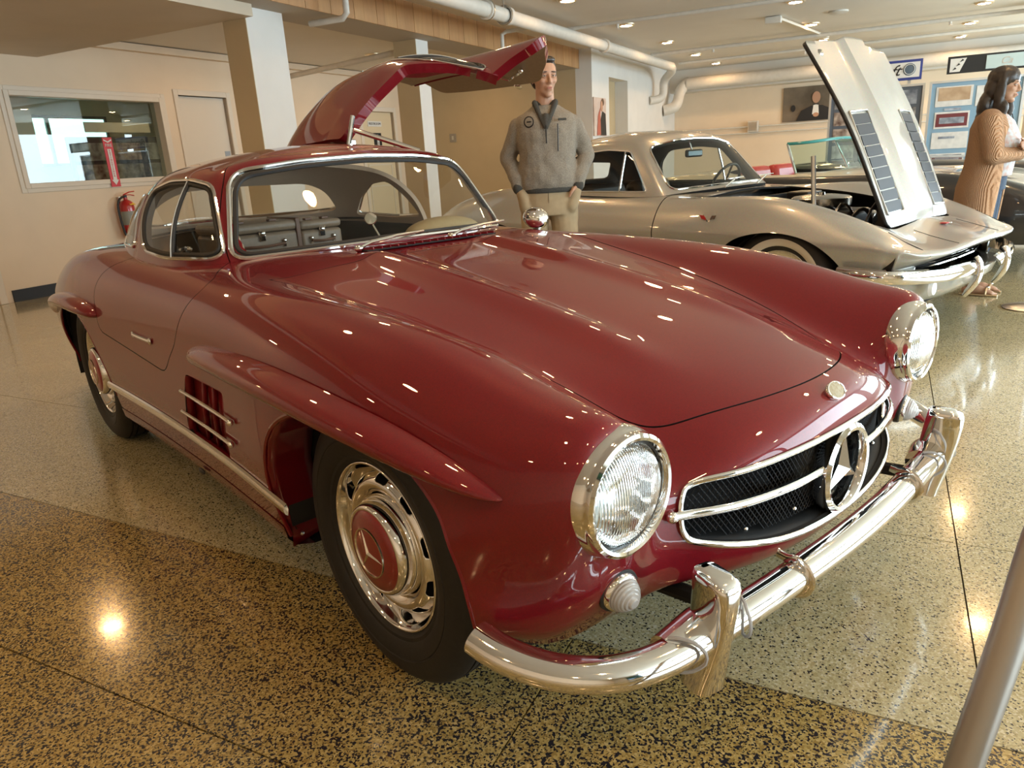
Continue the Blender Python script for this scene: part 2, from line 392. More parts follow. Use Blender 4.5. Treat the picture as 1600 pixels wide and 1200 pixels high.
pg = rb('pictogram_plate', INK, WX-.049, WX-.040, 9.36, 9.58, 1.52, 1.76, parent=d2)
b = MB(); b.ell((WX-.037, 9.47, 1.715), (.004, .020, .020)); b.box((WX-.037, 9.47, 1.645), (.006, .06, .08)); b.box((WX-.037, 9.452, 1.57), (.006, .02, .08)); b.box((WX-.037, 9.488, 1.57), (.006, .02, .08)); b.xf(RM).build('pictogram_figure', PAPER, d2)
# remaining walls
wall_with_holes('wall_north', WALL, 'y', 16.45, 16.6, -12.6, 6.2, 0, 3.0, [])
wall_with_holes('wall_south', WALL, 'y', -6.35, -6.2, -12.6, 6.2, 0, 3.0, [])
wall_with_holes('wall_east', WHITE, 'x', 6.05, 6.2, -6.2, 16.6, 0, 3.0, [(-4.5, -1.0, .5, 2.6), (-.8, 2.7, .5, 2.6), (2.9, 6.2, .5, 2.6), (7.4, 10.9, .5, 2.6), (11.1, 14.6, .5, 2.6)])
WF = mat('window_frame_dark', (.10, .11, .12), .4, .5)
for k, (a, b_) in enumerate([(-4.5, -1.0), (-.8, 2.7), (2.9, 6.2), (7.4, 10.9), (11.1, 14.6)]):
    f_ = frame('window_%d' % (k+2), WF, 'x', 6.04, 6.18, a+.05, b_-.05, .55, 2.55, .05); tag(f_, kind='structure')
    rb('mullion', WF, 6.06, 6.14, (a+b_)/2-.03, (a+b_)/2+.03, .55, 2.55, parent=f_); rb('transom', WF, 6.06, 6.14, a+.05, b_-.05, 1.95, 2.0, parent=f_)
# street outside: sunlit pavement, pale facade, hedge
STREET = noisy('sunlit_street', (.6, .6, .58), (.5, .5, .49), 1, .8, 0)
rb('street_ground', STREET, 6.3, 30, -14, 24, -.3, -.15, kind='structure')
b = MB()
rng = random.Random(3)
for k in range(160):
    y = rng.uniform(-12, 22); x = rng.uniform(11.5, 13.5); b.ell((x, y, rng.uniform(.6, 4.2)), (.7, .8, .7), 7, 5)
tg = b.xf(RM).build('street_foliage', noisy('foliage', (.10, .20, .05), (.22, .34, .12), 6, .7, .3)); tag(tg, kind='structure')
# east side of the aisle: white pier with niche, tan back wall, columns, wood-faced beam
wall_with_holes('wall_inner_white', WHITE, 'x', -4.3, -4.0, 10.8, 16.5, 0, 2.9, [(11.69, 12.8, 0, 2.5)])
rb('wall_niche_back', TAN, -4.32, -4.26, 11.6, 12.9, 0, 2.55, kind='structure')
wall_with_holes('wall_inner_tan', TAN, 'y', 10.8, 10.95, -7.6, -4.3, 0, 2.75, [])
WOOD = noisy('beam_wood', (.36, .20, .095), (.42, .24, .12), 5, .5, .08, stretch=(3, 3, .4))
bmw = rb('trim_beam', mat('beam_core', (.42, .36, .28), .7), -4.80, -4.24, -6.2, 10.85, 2.60, 2.90, kind='structure')
y = -2.0; rng = random.Random(5); woods = [noisy('beam_wood_%s' % 'abc'[i], c, [q*1.18 for q in c], 6, .5, .08, stretch=(3, 3, .4)) for i, c in enumerate([(.42, .225, .095), (.40, .21, .088), (.44, .24, .10)])]
k = 0
while y < 10.8:
    w_ = rng.choice([.14, .18, .22, .16]); y1 = min(10.85, y+w_)
    if y1-y > .03: rb('beam_plank', woods[k % 3], -4.24, -4.225-.002*(k % 2), y+.002, y1-.002, 2.598, 2.9, parent=bmw)
    y = y1; k += 1
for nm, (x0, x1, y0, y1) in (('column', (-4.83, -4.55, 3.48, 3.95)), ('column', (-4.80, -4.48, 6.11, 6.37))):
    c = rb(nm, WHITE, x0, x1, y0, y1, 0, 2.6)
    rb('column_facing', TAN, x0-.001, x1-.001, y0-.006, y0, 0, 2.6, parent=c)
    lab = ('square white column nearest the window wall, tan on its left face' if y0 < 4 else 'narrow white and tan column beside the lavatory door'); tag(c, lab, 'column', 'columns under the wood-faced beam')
c = rb('column', TRIMW, 2.45, 2.85, 11.6, 12.0, 0, 2.9, bevel=.01); tag(c, 'cream round-cornered column at the right edge behind the woman', 'column', 'columns under the wood-faced beam')
sw = rb('light_switch', mat('switch_grey', (.30, .27, .22), .4), -6.92, -6.78, 10.79, 10.80, 1.55, 1.70); tag(sw, 'grey square switch plate on the tan wall right of the column', 'switch')
rb('switch_rocker', SATIN, -6.87, -6.83, 10.785, 10.79, 1.59, 1.66, parent=sw)
tr1 = rb('baseboard_west', mat('baseboard_black', (.015, .016, .02), .5), WX, WX+.02, 2.60, 5.12, 0, .125, kind='structure')
d3 = frame('door_3', TRIMW, 'x', WX-.02, WX+.03, 1.55, 2.45, 0, 2.15, .08, sill=False); tag(d3, kind='structure'); rb('door_leaf', TRIMW, WX-.02, WX+.012, 1.555, 2.445, .01, 2.145, parent=d3)
rb('trim_1', WALL, WX, WX+.10, -6, 16.4, 2.66, 2.74, kind='structure')
rb('trim_2', CEIL, -4.0, 6.05, 16.0, 16.45, 2.42, 2.9, kind='structure')
rb('wall_back_room', WALL, -12.6, -12.5, -6.2, 16.6, 0, 3, kind='structure')

# =================================================================== ceiling lights (warm downlights, real emitters)
LAMP = mat('lamp_glow', (1, .8, .5), .5, emit=(1, .60, .28), estr=100)
RING = mat('lamp_ring', (.75, .62, .42), .3, .6)
def lamp_proto():
    o = empty('ceiling_light')
    MB().lathe([(.078, .002), (.082, -.022), (.105, -.024), (.122, -.012), (.124, 0)], 32, axis='z').build('lamp_trim', RING, o)
    MB().lathe([(.080, -.018), (.05, -.024), (0, -.026)], 24, axis='z').build('lamp_diffuser', LAMP, o)
    return o
LP = lamp_proto(); first = True
rowname = {8.95: 'in the fifth row', 11.2: 'in the row beyond'}
spots = [(x, y) for x in (-2.8, -.55, 1.7, 3.95) for y in (-4.2, -2.0, .2, 2.4, 4.6, 6.8, 9.0, 11.2, 13.3, 15.2)]
for (x, y) in spots:
    o = LP if first else copy_tree(LP); first = False
    o.location = R3(x, y, 2.9)
    vis = {(-2.8, 9.0): 'round warm downlight nearest the white pipe, beside the sprinkler', (-2.8, 11.2): 'round warm downlight second along the white pipe', (-2.8, 13.3): 'round warm downlight third along the white pipe', (-2.8, 15.2): 'small round downlight above the far pipe bends',
           (-.55, 9.0): 'round downlight at the top edge above the open silver hood', (-.55, 13.3): 'round downlight just above the tip of the silver hood', (-.55, 15.2): 'farthest round downlight behind the silver hood tip', (-.55, 11.2): 'round downlight near the white ceiling bracket',
           (1.7, 11.2): 'round downlight in the top right corner', (1.7, 13.3): 'round downlight above the blue lettered sign'}
    tag(o, vis.get((x, y), 'round warm downlight, %s of the %s' % (('first', 'second', 'third', 'fourth', 'fifth', 'sixth', 'seventh', 'eighth', 'ninth', 'last')[[-4.2, -2.0, .2, 2.4, 4.6, 6.8, 9.0, 11.2, 13.3, 15.2].index(y)], {-2.8: 'line beside the thick white pipe', -.55: 'second line from the wood-faced beam', 1.7: 'third line from the wood-faced beam', 3.95: 'line nearest the street windows'}[x])), 'ceiling light', 'downlights in the ceiling')
for (x, y, l_) in ((-6.4, 5.2, 'added fill downlight in front of the white door beyond the columns'), (-6.2, 7.6, 'added fill downlight behind the white and tan columns'), (-5.9, 9.7, 'added fill downlight in front of the lavatory door'), (-9.2, 3.2, 'left of the two lights standing in for reflections in the viewing window'), (-10.4, 4.6, 'right of the two lights standing in for reflections in the viewing window'), (-8.3, 5.5, 'added fill downlight brightening the photo board in the back room'), (-4.97, 1.28, 'soffit downlight mirrored in the floor at lower left'), (-6.9, -.9, 'soffit downlight deep on the west side'), (-5.2, -3.2, 'soffit downlight farthest south')):  # unseen west-side and back-room lamps added to brighten wall and board
    o = copy_tree(LP); o.location = R3(x, y, 2.75 if y > 3.47 else 2.5); tag(o, l_, 'ceiling light', 'downlights in the ceiling')
# =================================================================== burgundy gullwing coupe
# car frame = world frame: front axle at x=0, +x forward, +y car's left, ground z=0. Nets list |y|.
coupe = empty('gullwing_coupe', (0, 0, 0), 0, 'burgundy two-seat coupe in the foreground with its far upswung roof door open', 'car')
_S = [  # (stations) rows c0..c11 : (x,y,z)
 [(.64,0,.332),(.63,.18,.332),(.60,.34,.332),(.56,.46,.33),(.53,.54,.31),(.51,.59,.295),(.495,.64,.285),(.48,.69,.285),(.465,.73,.295),(.45,.76,.31),(.43,.785,.32),(.405,.81,.33)],
 [(.697,0,.356),(.687,.18,.358),(.650,.34,.364),(.600,.435,.372),(.575,.52,.385),(.58,.59,.39),(.575,.64,.395),(.56,.70,.385),(.525,.745,.365),(.485,.78,.355),(.44,.805,.345),(.40,.825,.34)],
 [(.712,0,.48),(.70,.18,.48),(.660,.34,.475),(.603,.44,.47),(.580,.525,.465),(.592,.58,.485),(.595,.64,.495),(.585,.70,.48),(.552,.752,.455),(.485,.79,.415),(.43,.818,.39),(.37,.838,.37)],
 [(.698,0,.595),(.688,.18,.590),(.647,.34,.572),(.590,.44,.548),(.575,.515,.545),(.598,.57,.605),(.602,.64,.625),(.600,.70,.60),(.578,.757,.545),(.46,.805,.47),(.395,.828,.43),(.32,.848,.40)],
 [(.645,0,.655),(.63,.18,.647),(.588,.33,.620),(.538,.42,.588),(.535,.49,.590),(.580,.552,.675),(.592,.64,.733),(.588,.715,.71),(.56,.768,.635),(.44,.818,.545),(.33,.842,.47),(.25,.855,.43)],
 [(.50,0,.698),(.49,.18,.690),(.47,.32,.664),(.435,.41,.640),(.43,.475,.655),(.45,.54,.715),(.46,.64,.764),(.455,.728,.743),(.42,.795,.66),(.32,.832,.55),(.24,.855,.48),(.16,.862,.44)],
 [(.26,0,.748),(.255,.18,.742),(.25,.33,.722),(.235,.43,.708),(.23,.495,.728),(.23,.56,.778),(.23,.655,.812),(.23,.745,.785),(.20,.818,.69),(.15,.852,.58),(.10,.866,.49),(.04,.868,.43)],
 [(-.02,0,.796),(-.02,.18,.791),(-.02,.355,.776),(-.02,.475,.766),(-.02,.54,.786),(-.02,.60,.822),(-.02,.675,.845),(-.02,.76,.818),(-.03,.83,.73),(-.05,.860,.60),(-.08,.868,.47),(-.12,.86,.37)],
 [(-.34,0,.843),(-.34,.2,.840),(-.34,.40,.829),(-.34,.525,.820),(-.34,.585,.834),(-.34,.635,.853),(-.34,.70,.860),(-.34,.772,.832),(-.34,.832,.75),(-.34,.856,.61),(-.35,.855,.43),(-.36,.815,.24)],
 [(-.66,0,.882),(-.66,.22,.880),(-.66,.42,.873),(-.66,.56,.863),(-.66,.615,.866),(-.66,.665,.870),(-.66,.72,.864),(-.66,.778,.834),(-.66,.822,.76),(-.66,.838,.61),(-.66,.835,.42),(-.66,.80,.21)],
 [(-1.0,0,.916),(-1.0,.22,.914),(-1.0,.42,.906),(-1.0,.56,.893),(-1.0,.615,.886),(-1.0,.665,.877),(-1.0,.715,.864),(-1.0,.768,.835),(-1.0,.812,.76),(-1.0,.828,.60),(-1.0,.825,.41),(-1.0,.79,.20)],
 [(-1.4,0,.93),(-1.4,.22,.928),(-1.4,.42,.918),(-1.4,.56,.905),(-1.4,.62,.897),(-1.4,.672,.885),(-1.4,.72,.868),(-1.4,.772,.835),(-1.4,.812,.76),(-1.4,.828,.60),(-1.4,.825,.41),(-1.4,.79,.20)],
 [(-1.8,0,.945),(-1.8,.22,.94),(-1.8,.42,.93),(-1.8,.56,.915),(-1.8,.625,.905),(-1.8,.68,.892),(-1.8,.74,.872),(-1.8,.792,.835),(-1.8,.828,.755),(-1.8,.842,.60),(-1.8,.835,.41),(-1.8,.80,.21)],
 [(-2.15,0,.955),(-2.15,.22,.95),(-2.15,.42,.935),(-2.15,.56,.918),(-2.15,.63,.908),(-2.15,.70,.898),(-2.15,.765,.872),(-2.15,.812,.82),(-2.15,.845,.74),(-2.15,.86,.61),(-2.15,.855,.46),(-2.15,.83,.30)],
 [(-2.5,0,.93),(-2.5,.22,.925),(-2.5,.42,.91),(-2.5,.56,.895),(-2.5,.63,.888),(-2.5,.70,.88),(-2.5,.765,.855),(-2.5,.812,.80),(-2.5,.845,.71),(-2.5,.858,.60),(-2.5,.855,.48),(-2.5,.83,.36)],
 [(-2.9,0,.85),(-2.9,.22,.845),(-2.9,.42,.835),(-2.9,.56,.82),(-2.9,.63,.812),(-2.9,.69,.80),(-2.9,.745,.77),(-2.9,.785,.72),(-2.9,.812,.65),(-2.9,.822,.56),(-2.9,.81,.45),(-2.9,.78,.34)],
 [(-3.3,0,.72),(-3.3,.22,.715),(-3.3,.40,.71),(-3.3,.53,.70),(-3.3,.59,.69),(-3.3,.64,.675),(-3.3,.69,.65),(-3.3,.725,.61),(-3.3,.745,.56),(-3.3,.75,.49),(-3.3,.74,.41),(-3.3,.71,.33)],
 [(-3.56,0,.56),(-3.555,.2,.56),(-3.54,.38,.555),(-3.52,.48,.55),(-3.50,.54,.54),(-3.48,.58,.53),(-3.46,.62,.51),(-3.44,.65,.49),(-3.42,.665,.46),(-3.41,.67,.42),(-3.40,.66,.37),(-3.39,.64,.32)],
 [(-3.52,0,.40),(-3.515,.2,.40),(-3.50,.36,.40),(-3.48,.45,.39),(-3.46,.50,.38),(-3.44,.53,.37),(-3.42,.56,.36),(-3.40,.58,.35),(-3.38,.60,.34),(-3.37,.605,.33),(-3.36,.605,.32),(-3.35,.60,.31)],
]
net = np.array(_S).transpose(1, 0, 2)          # rows(u) x stations(v)
# interpolate across the full width so the centreline stays smooth
full = np.concatenate([net[:0:-1]*np.array([1, -1, 1]), net], 0)
NU, NV = 111, 330
BODY = surf(full, 2*NU-1, NV)                  # u: right(-y) -> left(+y)
BODY[NU-1, :, 1] = 0
# long power domes on the hood
xx, yy = BODY[..., 0], BODY[..., 1]
def sstep(a, b, x): t = np.clip((x-a)/(b-a), 0, 1); return t*t*(3-2*t)
dome = .021*np.exp(-((np.abs(yy)-.235-.02*np.clip(-xx, 0, 1))/.055)**2)*sstep(.50, .12, xx)*sstep(-.86, -.70, xx)*(BODY[..., 2] > .6)
BODY[..., 2] += dome
RIGHT = BODY[:NU][::-1]                        # centre -> sill, y<=0
DOORP = round_poly([(-1.235,-.196),(-1.192,-.182),(-1.13,-.125),(-1.067,-.080),(-1.021,-.012),(-.992,.024),(-.95,.080),(-.925,.125),(-.915,.165),(-.94,.225),(-1.03,.285),(-1.10,.36),(-1.18,.50),(-1.255,.70),(-1.31,.80),(-1.38,.93),(-1.46,1.145),(-2.10,1.105),(-2.08,.90),(-1.97,.74),(-1.855,.60),(-1.78,.40),(-1.77,.24),(-1.88,.12),(-1.945,0),(-1.93,-.163)],
                   [.03]*15+[.02, .03, .03, .08, .08, .08, .08, .05, .05, .05, .05], 4)
def f_door(V): return sdf(DOORP, np.stack([V[:, 0], V[:, 2]-.9*np.abs(V[:, 1])], 1))
ARCH_F = smooth_loop([(-.425,.20),(-.43,.33),(-.41,.43),(-.35,.54),(-.25,.615),(-.10,.665),(.04,.678),(.17,.655),(.285,.595),(.355,.52),(.392,.42),(.405,.33),(.40,.1),(0,-.2),(-.42,.0)], 120)
ARCH_R = smooth_loop([(-2.0,.22),(-1.985,.36),(-2.02,.48),(-2.12,.59),(-2.28,.65),(-2.45,.655),(-2.6,.62),(-2.72,.54),(-2.79,.43),(-2.81,.33),(-2.8,.1),(-2.4,-.3),(-2.0,-.1)], 120)
def f_arch(V):
    Q = V[:, [0, 2]]; s = np.maximum(sdf(ARCH_F, Q), sdf(ARCH_R, Q))
    return np.where(np.abs(V[:, 1]) > .35, s, -1)
HOODP = np.array([(-.72,-.632),(-.50,-.585),(-.33,-.555),(-.12,-.522),(.04,-.492),(.14,-.472),(.25,-.452),(.34,-.436),(.42,-.418),(.487,-.378),(.54,-.30),(.588,-.19),(.612,-.08),(.617,0)])
HOODP = curve(np.concatenate([HOODP, HOODP[-2::-1]*[1, -1]]), 130)
def f_hood(V): return np.where(V[:, 2] > .5, sdf(HOODP, V[:, :2]), -1)
GR = [(.0,.583),(.2,.580),(.34,.570),(.425,.557),(.453,.534),(.460,.497),(.452,.460),(.425,.438),(.34,.416),(.2,.392),(0,.384)]
GR = GR+[(-a, b) for a, b in GR[-2:0:-1]]
GRILLE = smooth_loop(GR, 160)
def f_grille(V): return np.where(V[:, 0] > .45, sdf(GRILLE, V[:, [1, 2]]), -1)
HLY, HLZ, HLX = .635, .615, .60
def f_lamp(V): return np.where(V[:, 0] > .40, .100-np.hypot(np.abs(V[:, 1])-HLY, V[:, 2]-HLZ), -1)
BASE = np.array([(-.90,0),(-.925,.25),(-.995,.44),(-1.09,.575),(-1.19,.635),(-1.35,.675),(-1.6,.685),(-1.92,.665),(-2.22,.58),(-2.41,.38),(-2.48,0)])
BASE = smooth_loop(np.concatenate([BASE, BASE[-2:0:-1]*[1, -1]]), 160)
def f_cabin(V): return np.where(V[:, 2] > .8, sdf(BASE, V[:, :2]), -1)
VENT = round_poly([(-1.0,.585),(-.655,.592),(-.735,.352),(-1.11,.352)], .025, 4)
def f_vent(V): return np.where(V[:, 1] < 0, sdf(VENT, V[:, [0, 2]]), -1)
VENT2 = VENT
G = .0018
Vb, Fb = gridmesh(BODY)
shell = clip(Vb, Fb, lambda V: -f_arch(V)); shell = clip(*shell, lambda V: -f_cabin(V)-.004)
door_low = clip(*shell, lambda V: f_door(V)-G)
hood = clip(*shell, lambda V: f_hood(V)-G)
for fn, g in ((f_door, G), (f_hood, G), (f_grille, -.004), (f_lamp, -.0), ):
    shell = clip(*shell, lambda V, fn=fn, g=g: -fn(V)-g)
shell = clip(*shell, lambda V: -np.where(V[:, 1] < 9, sdf(VENT, V[:, [0, 2]])*1.0, -1) if False else -np.where(np.abs(V[:, 1]) > .5, sdf(VENT, V[:, [0, 2]]), -1))
def panel(name, VF, m, parent, t=.012, inner=None, angle=50, rim=1):
    mb = MB(); mb.add(VF[0], VF[1])
    o = mb.build(name, [m, inner] if inner else m, parent, solid=t, matoff=1 if inner else 0, angle=angle, off=-1)
    if inner: o.modifiers['t'].material_offset_rim = rim
    es = o.modifiers.new('e', 'EDGE_SPLIT'); es.split_angle = math.radians(48)
    return o
panel('body_shell', shell, RED, coupe, .010, DARK)
hd = panel('hood', hood, RED, coupe, .014, DARK)
# added dark sheet under the panels, putting shade into the shut lines
inn = BODY.copy(); du = np.gradient(inn, axis=0); dv = np.gradient(inn, axis=1); nn = np.cross(du, dv); nn /= np.linalg.norm(nn, axis=2, keepdims=True)+1e-9
inn = BODY-nn*.024
Vi, Fi = gridmesh(inn[::2, ::2])
lin = clip(Vi, Fi, lambda V: -f_arch(V)); lin = clip(*lin, lambda V: -f_cabin(V)-.02); lin = clip(*lin, lambda V: -f_grille(V)-.0); lin = clip(*lin, lambda V: -f_lamp(V)-.0)
lin = clip(*lin, lambda V: np.where(V[:, 1] > 0, -f_door(V), 1)); lin = clip(*lin, lambda V: np.minimum(.62-V[:, 0], V[:, 0]+3.3))
lin = clip(*lin, lambda V: -np.where(np.abs(V[:, 1]) > .5, sdf(VENT, V[:, [0, 2]])+.004, -1))
MB().add(*lin).build('shutline_shade', DARK, coupe)

# ---- greenhouse
_g = [
 [(-.885,0,.895),(-1.03,0,1.06),(-1.17,0,1.205),(-1.28,0,1.240),(-1.34,0,1.255),(-1.42,0,1.264)],
 [(-.915,.25,.890),(-1.05,.235,1.052),(-1.185,.215,1.198),(-1.285,.2,1.234),(-1.36,.12,1.256),(-1.46,0,1.267)],
 [(-.985,.45,.882),(-1.10,.42,1.04),(-1.218,.385,1.186),(-1.30,.36,1.222),(-1.39,.21,1.253),(-1.50,0,1.269)],
 [(-1.08,.59,.872),(-1.165,.55,1.025),(-1.258,.495,1.165),(-1.335,.45,1.203),(-1.43,.25,1.250),(-1.54,0,1.270)],
 [(-1.17,.655,.865),(-1.235,.612,1.01),(-1.32,.545,1.142),(-1.40,.475,1.200),(-1.48,.265,1.250),(-1.58,0,1.270)],
 [(-1.35,.70,.868),(-1.385,.648,1.02),(-1.45,.565,1.15),(-1.50,.48,1.206),(-1.56,.27,1.250),(-1.63,0,1.269)],
 [(-1.6,.71,.875),(-1.61,.655,1.03),(-1.63,.565,1.15),(-1.64,.475,1.204),(-1.66,.27,1.247),(-1.69,0,1.266)],
 [(-1.92,.69,.885),(-1.91,.63,1.03),(-1.90,.548,1.14),(-1.91,.455,1.195),(-1.92,.26,1.240),(-1.93,0,1.257)],
 [(-2.26,.60,.90),(-2.23,.54,1.025),(-2.16,.465,1.122),(-2.13,.385,1.170),(-2.10,.225,1.218),(-2.06,0,1.238)],
 [(-2.46,.40,.915),(-2.40,.36,1.022),(-2.31,.31,1.110),(-2.26,.25,1.152),(-2.21,.14,1.197),(-2.14,0,1.220)],
 [(-2.53,0,.93),(-2.46,0,1.025),(-2.36,0,1.112),(-2.31,0,1.150),(-2.25,0,1.184),(-2.18,0,1.206)],
]
gn = np.array(_g); gf = np.concatenate([gn, gn[-2:0:-1]*[1, -1, 1]], 0)       # closed ring, starts front centre, goes +y
gr3 = np.concatenate([gf[-4:], gf, gf[:5]], 0)
m = 16; n = len(gf)
t0 = spline_mat(len(gr3), (len(gr3)-1)*m+1)[4*m:(4+n)*m+1]
# across the spine: reflect the profile through the centreline so the roof is smooth
prof = np.concatenate([gf, (gf[:, :-1]*[1, -1, 1])[:, ::-1]], 1)
def ghs(lv=12):
    A = np.einsum('ai,ijk->ajk', t0, gr3); 
    refl = np.concatenate([A, (A[:, :-1]*np.array([1, -1, 1]))[:, ::-1]], 1)
    W = spline_mat(refl.shape[1], (refl.shape[1]-1)*lv+1)[:(A.shape[1]-1)*lv+1]
    return np.einsum('bj,ajk->abk', W, refl)
GH = ghs()
Vg, Fg = gridmesh(GH)
def yz(V): return V[:, [1, 2]]
def xz(V): return V[:, [0, 2]]
WS = round_poly([(0,.918),(.30,.912),(.588,.898),(.490,1.174),(.25,1.200),(0,1.208),(-.25,1.200),(-.490,1.174),(-.588,.898),(-.30,.912)],
                [.02,.05,.055,.07,.05,.02,.05,.07,.055,.05], 7)
WS = np.delete(WS, [], 0)
SW = round_poly([(-1.105,.905),(-1.265,1.135),(-1.42,1.158),(-1.62,1.158),(-1.795,1.128),(-1.74,1.03),(-1.64,.918),(-1.4,.903)], [.06,.05,.05,.05,.05,.08,.06,.05], 6)
QW = round_poly([(-1.79,.922),(-1.85,1.03),(-1.905,1.112),(-2.02,1.10),(-2.16,1.03),(-2.26,.935),(-2.0,.918)], .03, 5)
RW = round_poly([(0,.955),(.40,.955),(.52,.965),(.44,1.07),(.32,1.125),(0,1.13),(-.32,1.125),(-.44,1.07),(-.52,.965),(-.40,.955)], [.02,.05,.04,.06,.06,.02,.06,.06,.04,.05], 6)
def f_ws(V): return np.where((V[:, 0] > -1.30) & (V[:, 0] > -1.02-(V[:, 2]-.85)*.80), sdf(WS, yz(V)), -.05)
def f_sw(V): return np.where((np.abs(V[:, 1]) > .40), sdf(SW, xz(V)), -.05)
def f_qw(V): return np.where((np.abs(V[:, 1]) > .38), sdf(QW, xz(V)), -.05)
def f_rw(V): return np.where(V[:, 0] < -2.0, sdf(RW, yz(V)), -.05)
door_up = clip(Vg, Fg, lambda V: f_door(V)-G); door_up = clip(*door_up, lambda V: -f_sw(V))
cabin = clip(Vg, Fg, lambda V: -f_door(V)-G)
for fn in (f_ws, f_rw, f_qw): cabin = clip(*cabin, lambda V, fn=fn: -fn(V))
panel('roof_shell', cabin, RED, coupe, .022, LINING)
def pane(fn, g=.006, off=.006, src=(Vg, Fg)):
    V, F = clip(*src, lambda V: fn(V)+g); return V, F
MB().add(*pane(f_ws)).build('windshield', GLASS, coupe)
MB().add(*pane(f_rw)).build('rear_window', GLASS, coupe)
for s in (-1, 1): MB().add(*clip(*pane(f_qw), lambda V, s=s: s*V[:, 1])).build('quarter_window', GLASS, coupe)
def loop_on(poly, ax, mask, lift=.003, A=GH, step=1):
    # the greenhouse grid is wound so that its normal points outward for +lift
    return onto(A, ax, poly[::step], mask, lift)
# flip sign test for lift direction
_d = np.cross(GH[2, 30]-GH[1, 30], GH[1, 31]-GH[1, 30]); LS = 1 if _d[0] > 0 or _d[2] > 0 else -1
_d = np.cross(BODY[NU, 100]-BODY[NU-1, 100], BODY[NU-1, 101]-BODY[NU-1, 100]); LB = 1 if _d[2] > 0 else -1
ws_loop = loop_on(WS, (1, 2), lambda V: (V[:, 0] > -1.32) & (V[:, 2] < 1.23), .004*LS)
tr = MB().tube(ws_loop, .0085, 8, closed=True).build('windshield_trim', CHROME, coupe); tag(tr, 'chrome surround of the windshield')
WSi = round_poly([(0,.930),(.30,.924),(.572,.911),(.478,1.160),(.25,1.186),(0,1.194),(-.25,1.186),(-.478,1.160),(-.572,.911),(-.30,.924)], [.02,.05,.055,.07,.05,.02,.05,.07,.055,.05], 7)
MB().tube(loop_on(WSi, (1, 2), lambda V: (V[:, 0] > -1.32) & (V[:, 2] < 1.23), -.001*LS), .009, 6, closed=True).build('windshield_seal', SEAL, coupe)
MB().tube(loop_on(RW, (1, 2), lambda V: (V[:, 0] < -2.0), .002*LS), .008, 8, closed=True).build('rear_window_trim', CHROME, coupe)
for s in (-1, 1):
    mk = (lambda V: V[:, 1] < -.38) if s < 0 else (lambda V: V[:, 1] > .38)
    MB().tube(loop_on(QW, (0, 2), mk, .002*LS), .007, 8, closed=True).build('quarter_window_trim', CHROME, coupe)

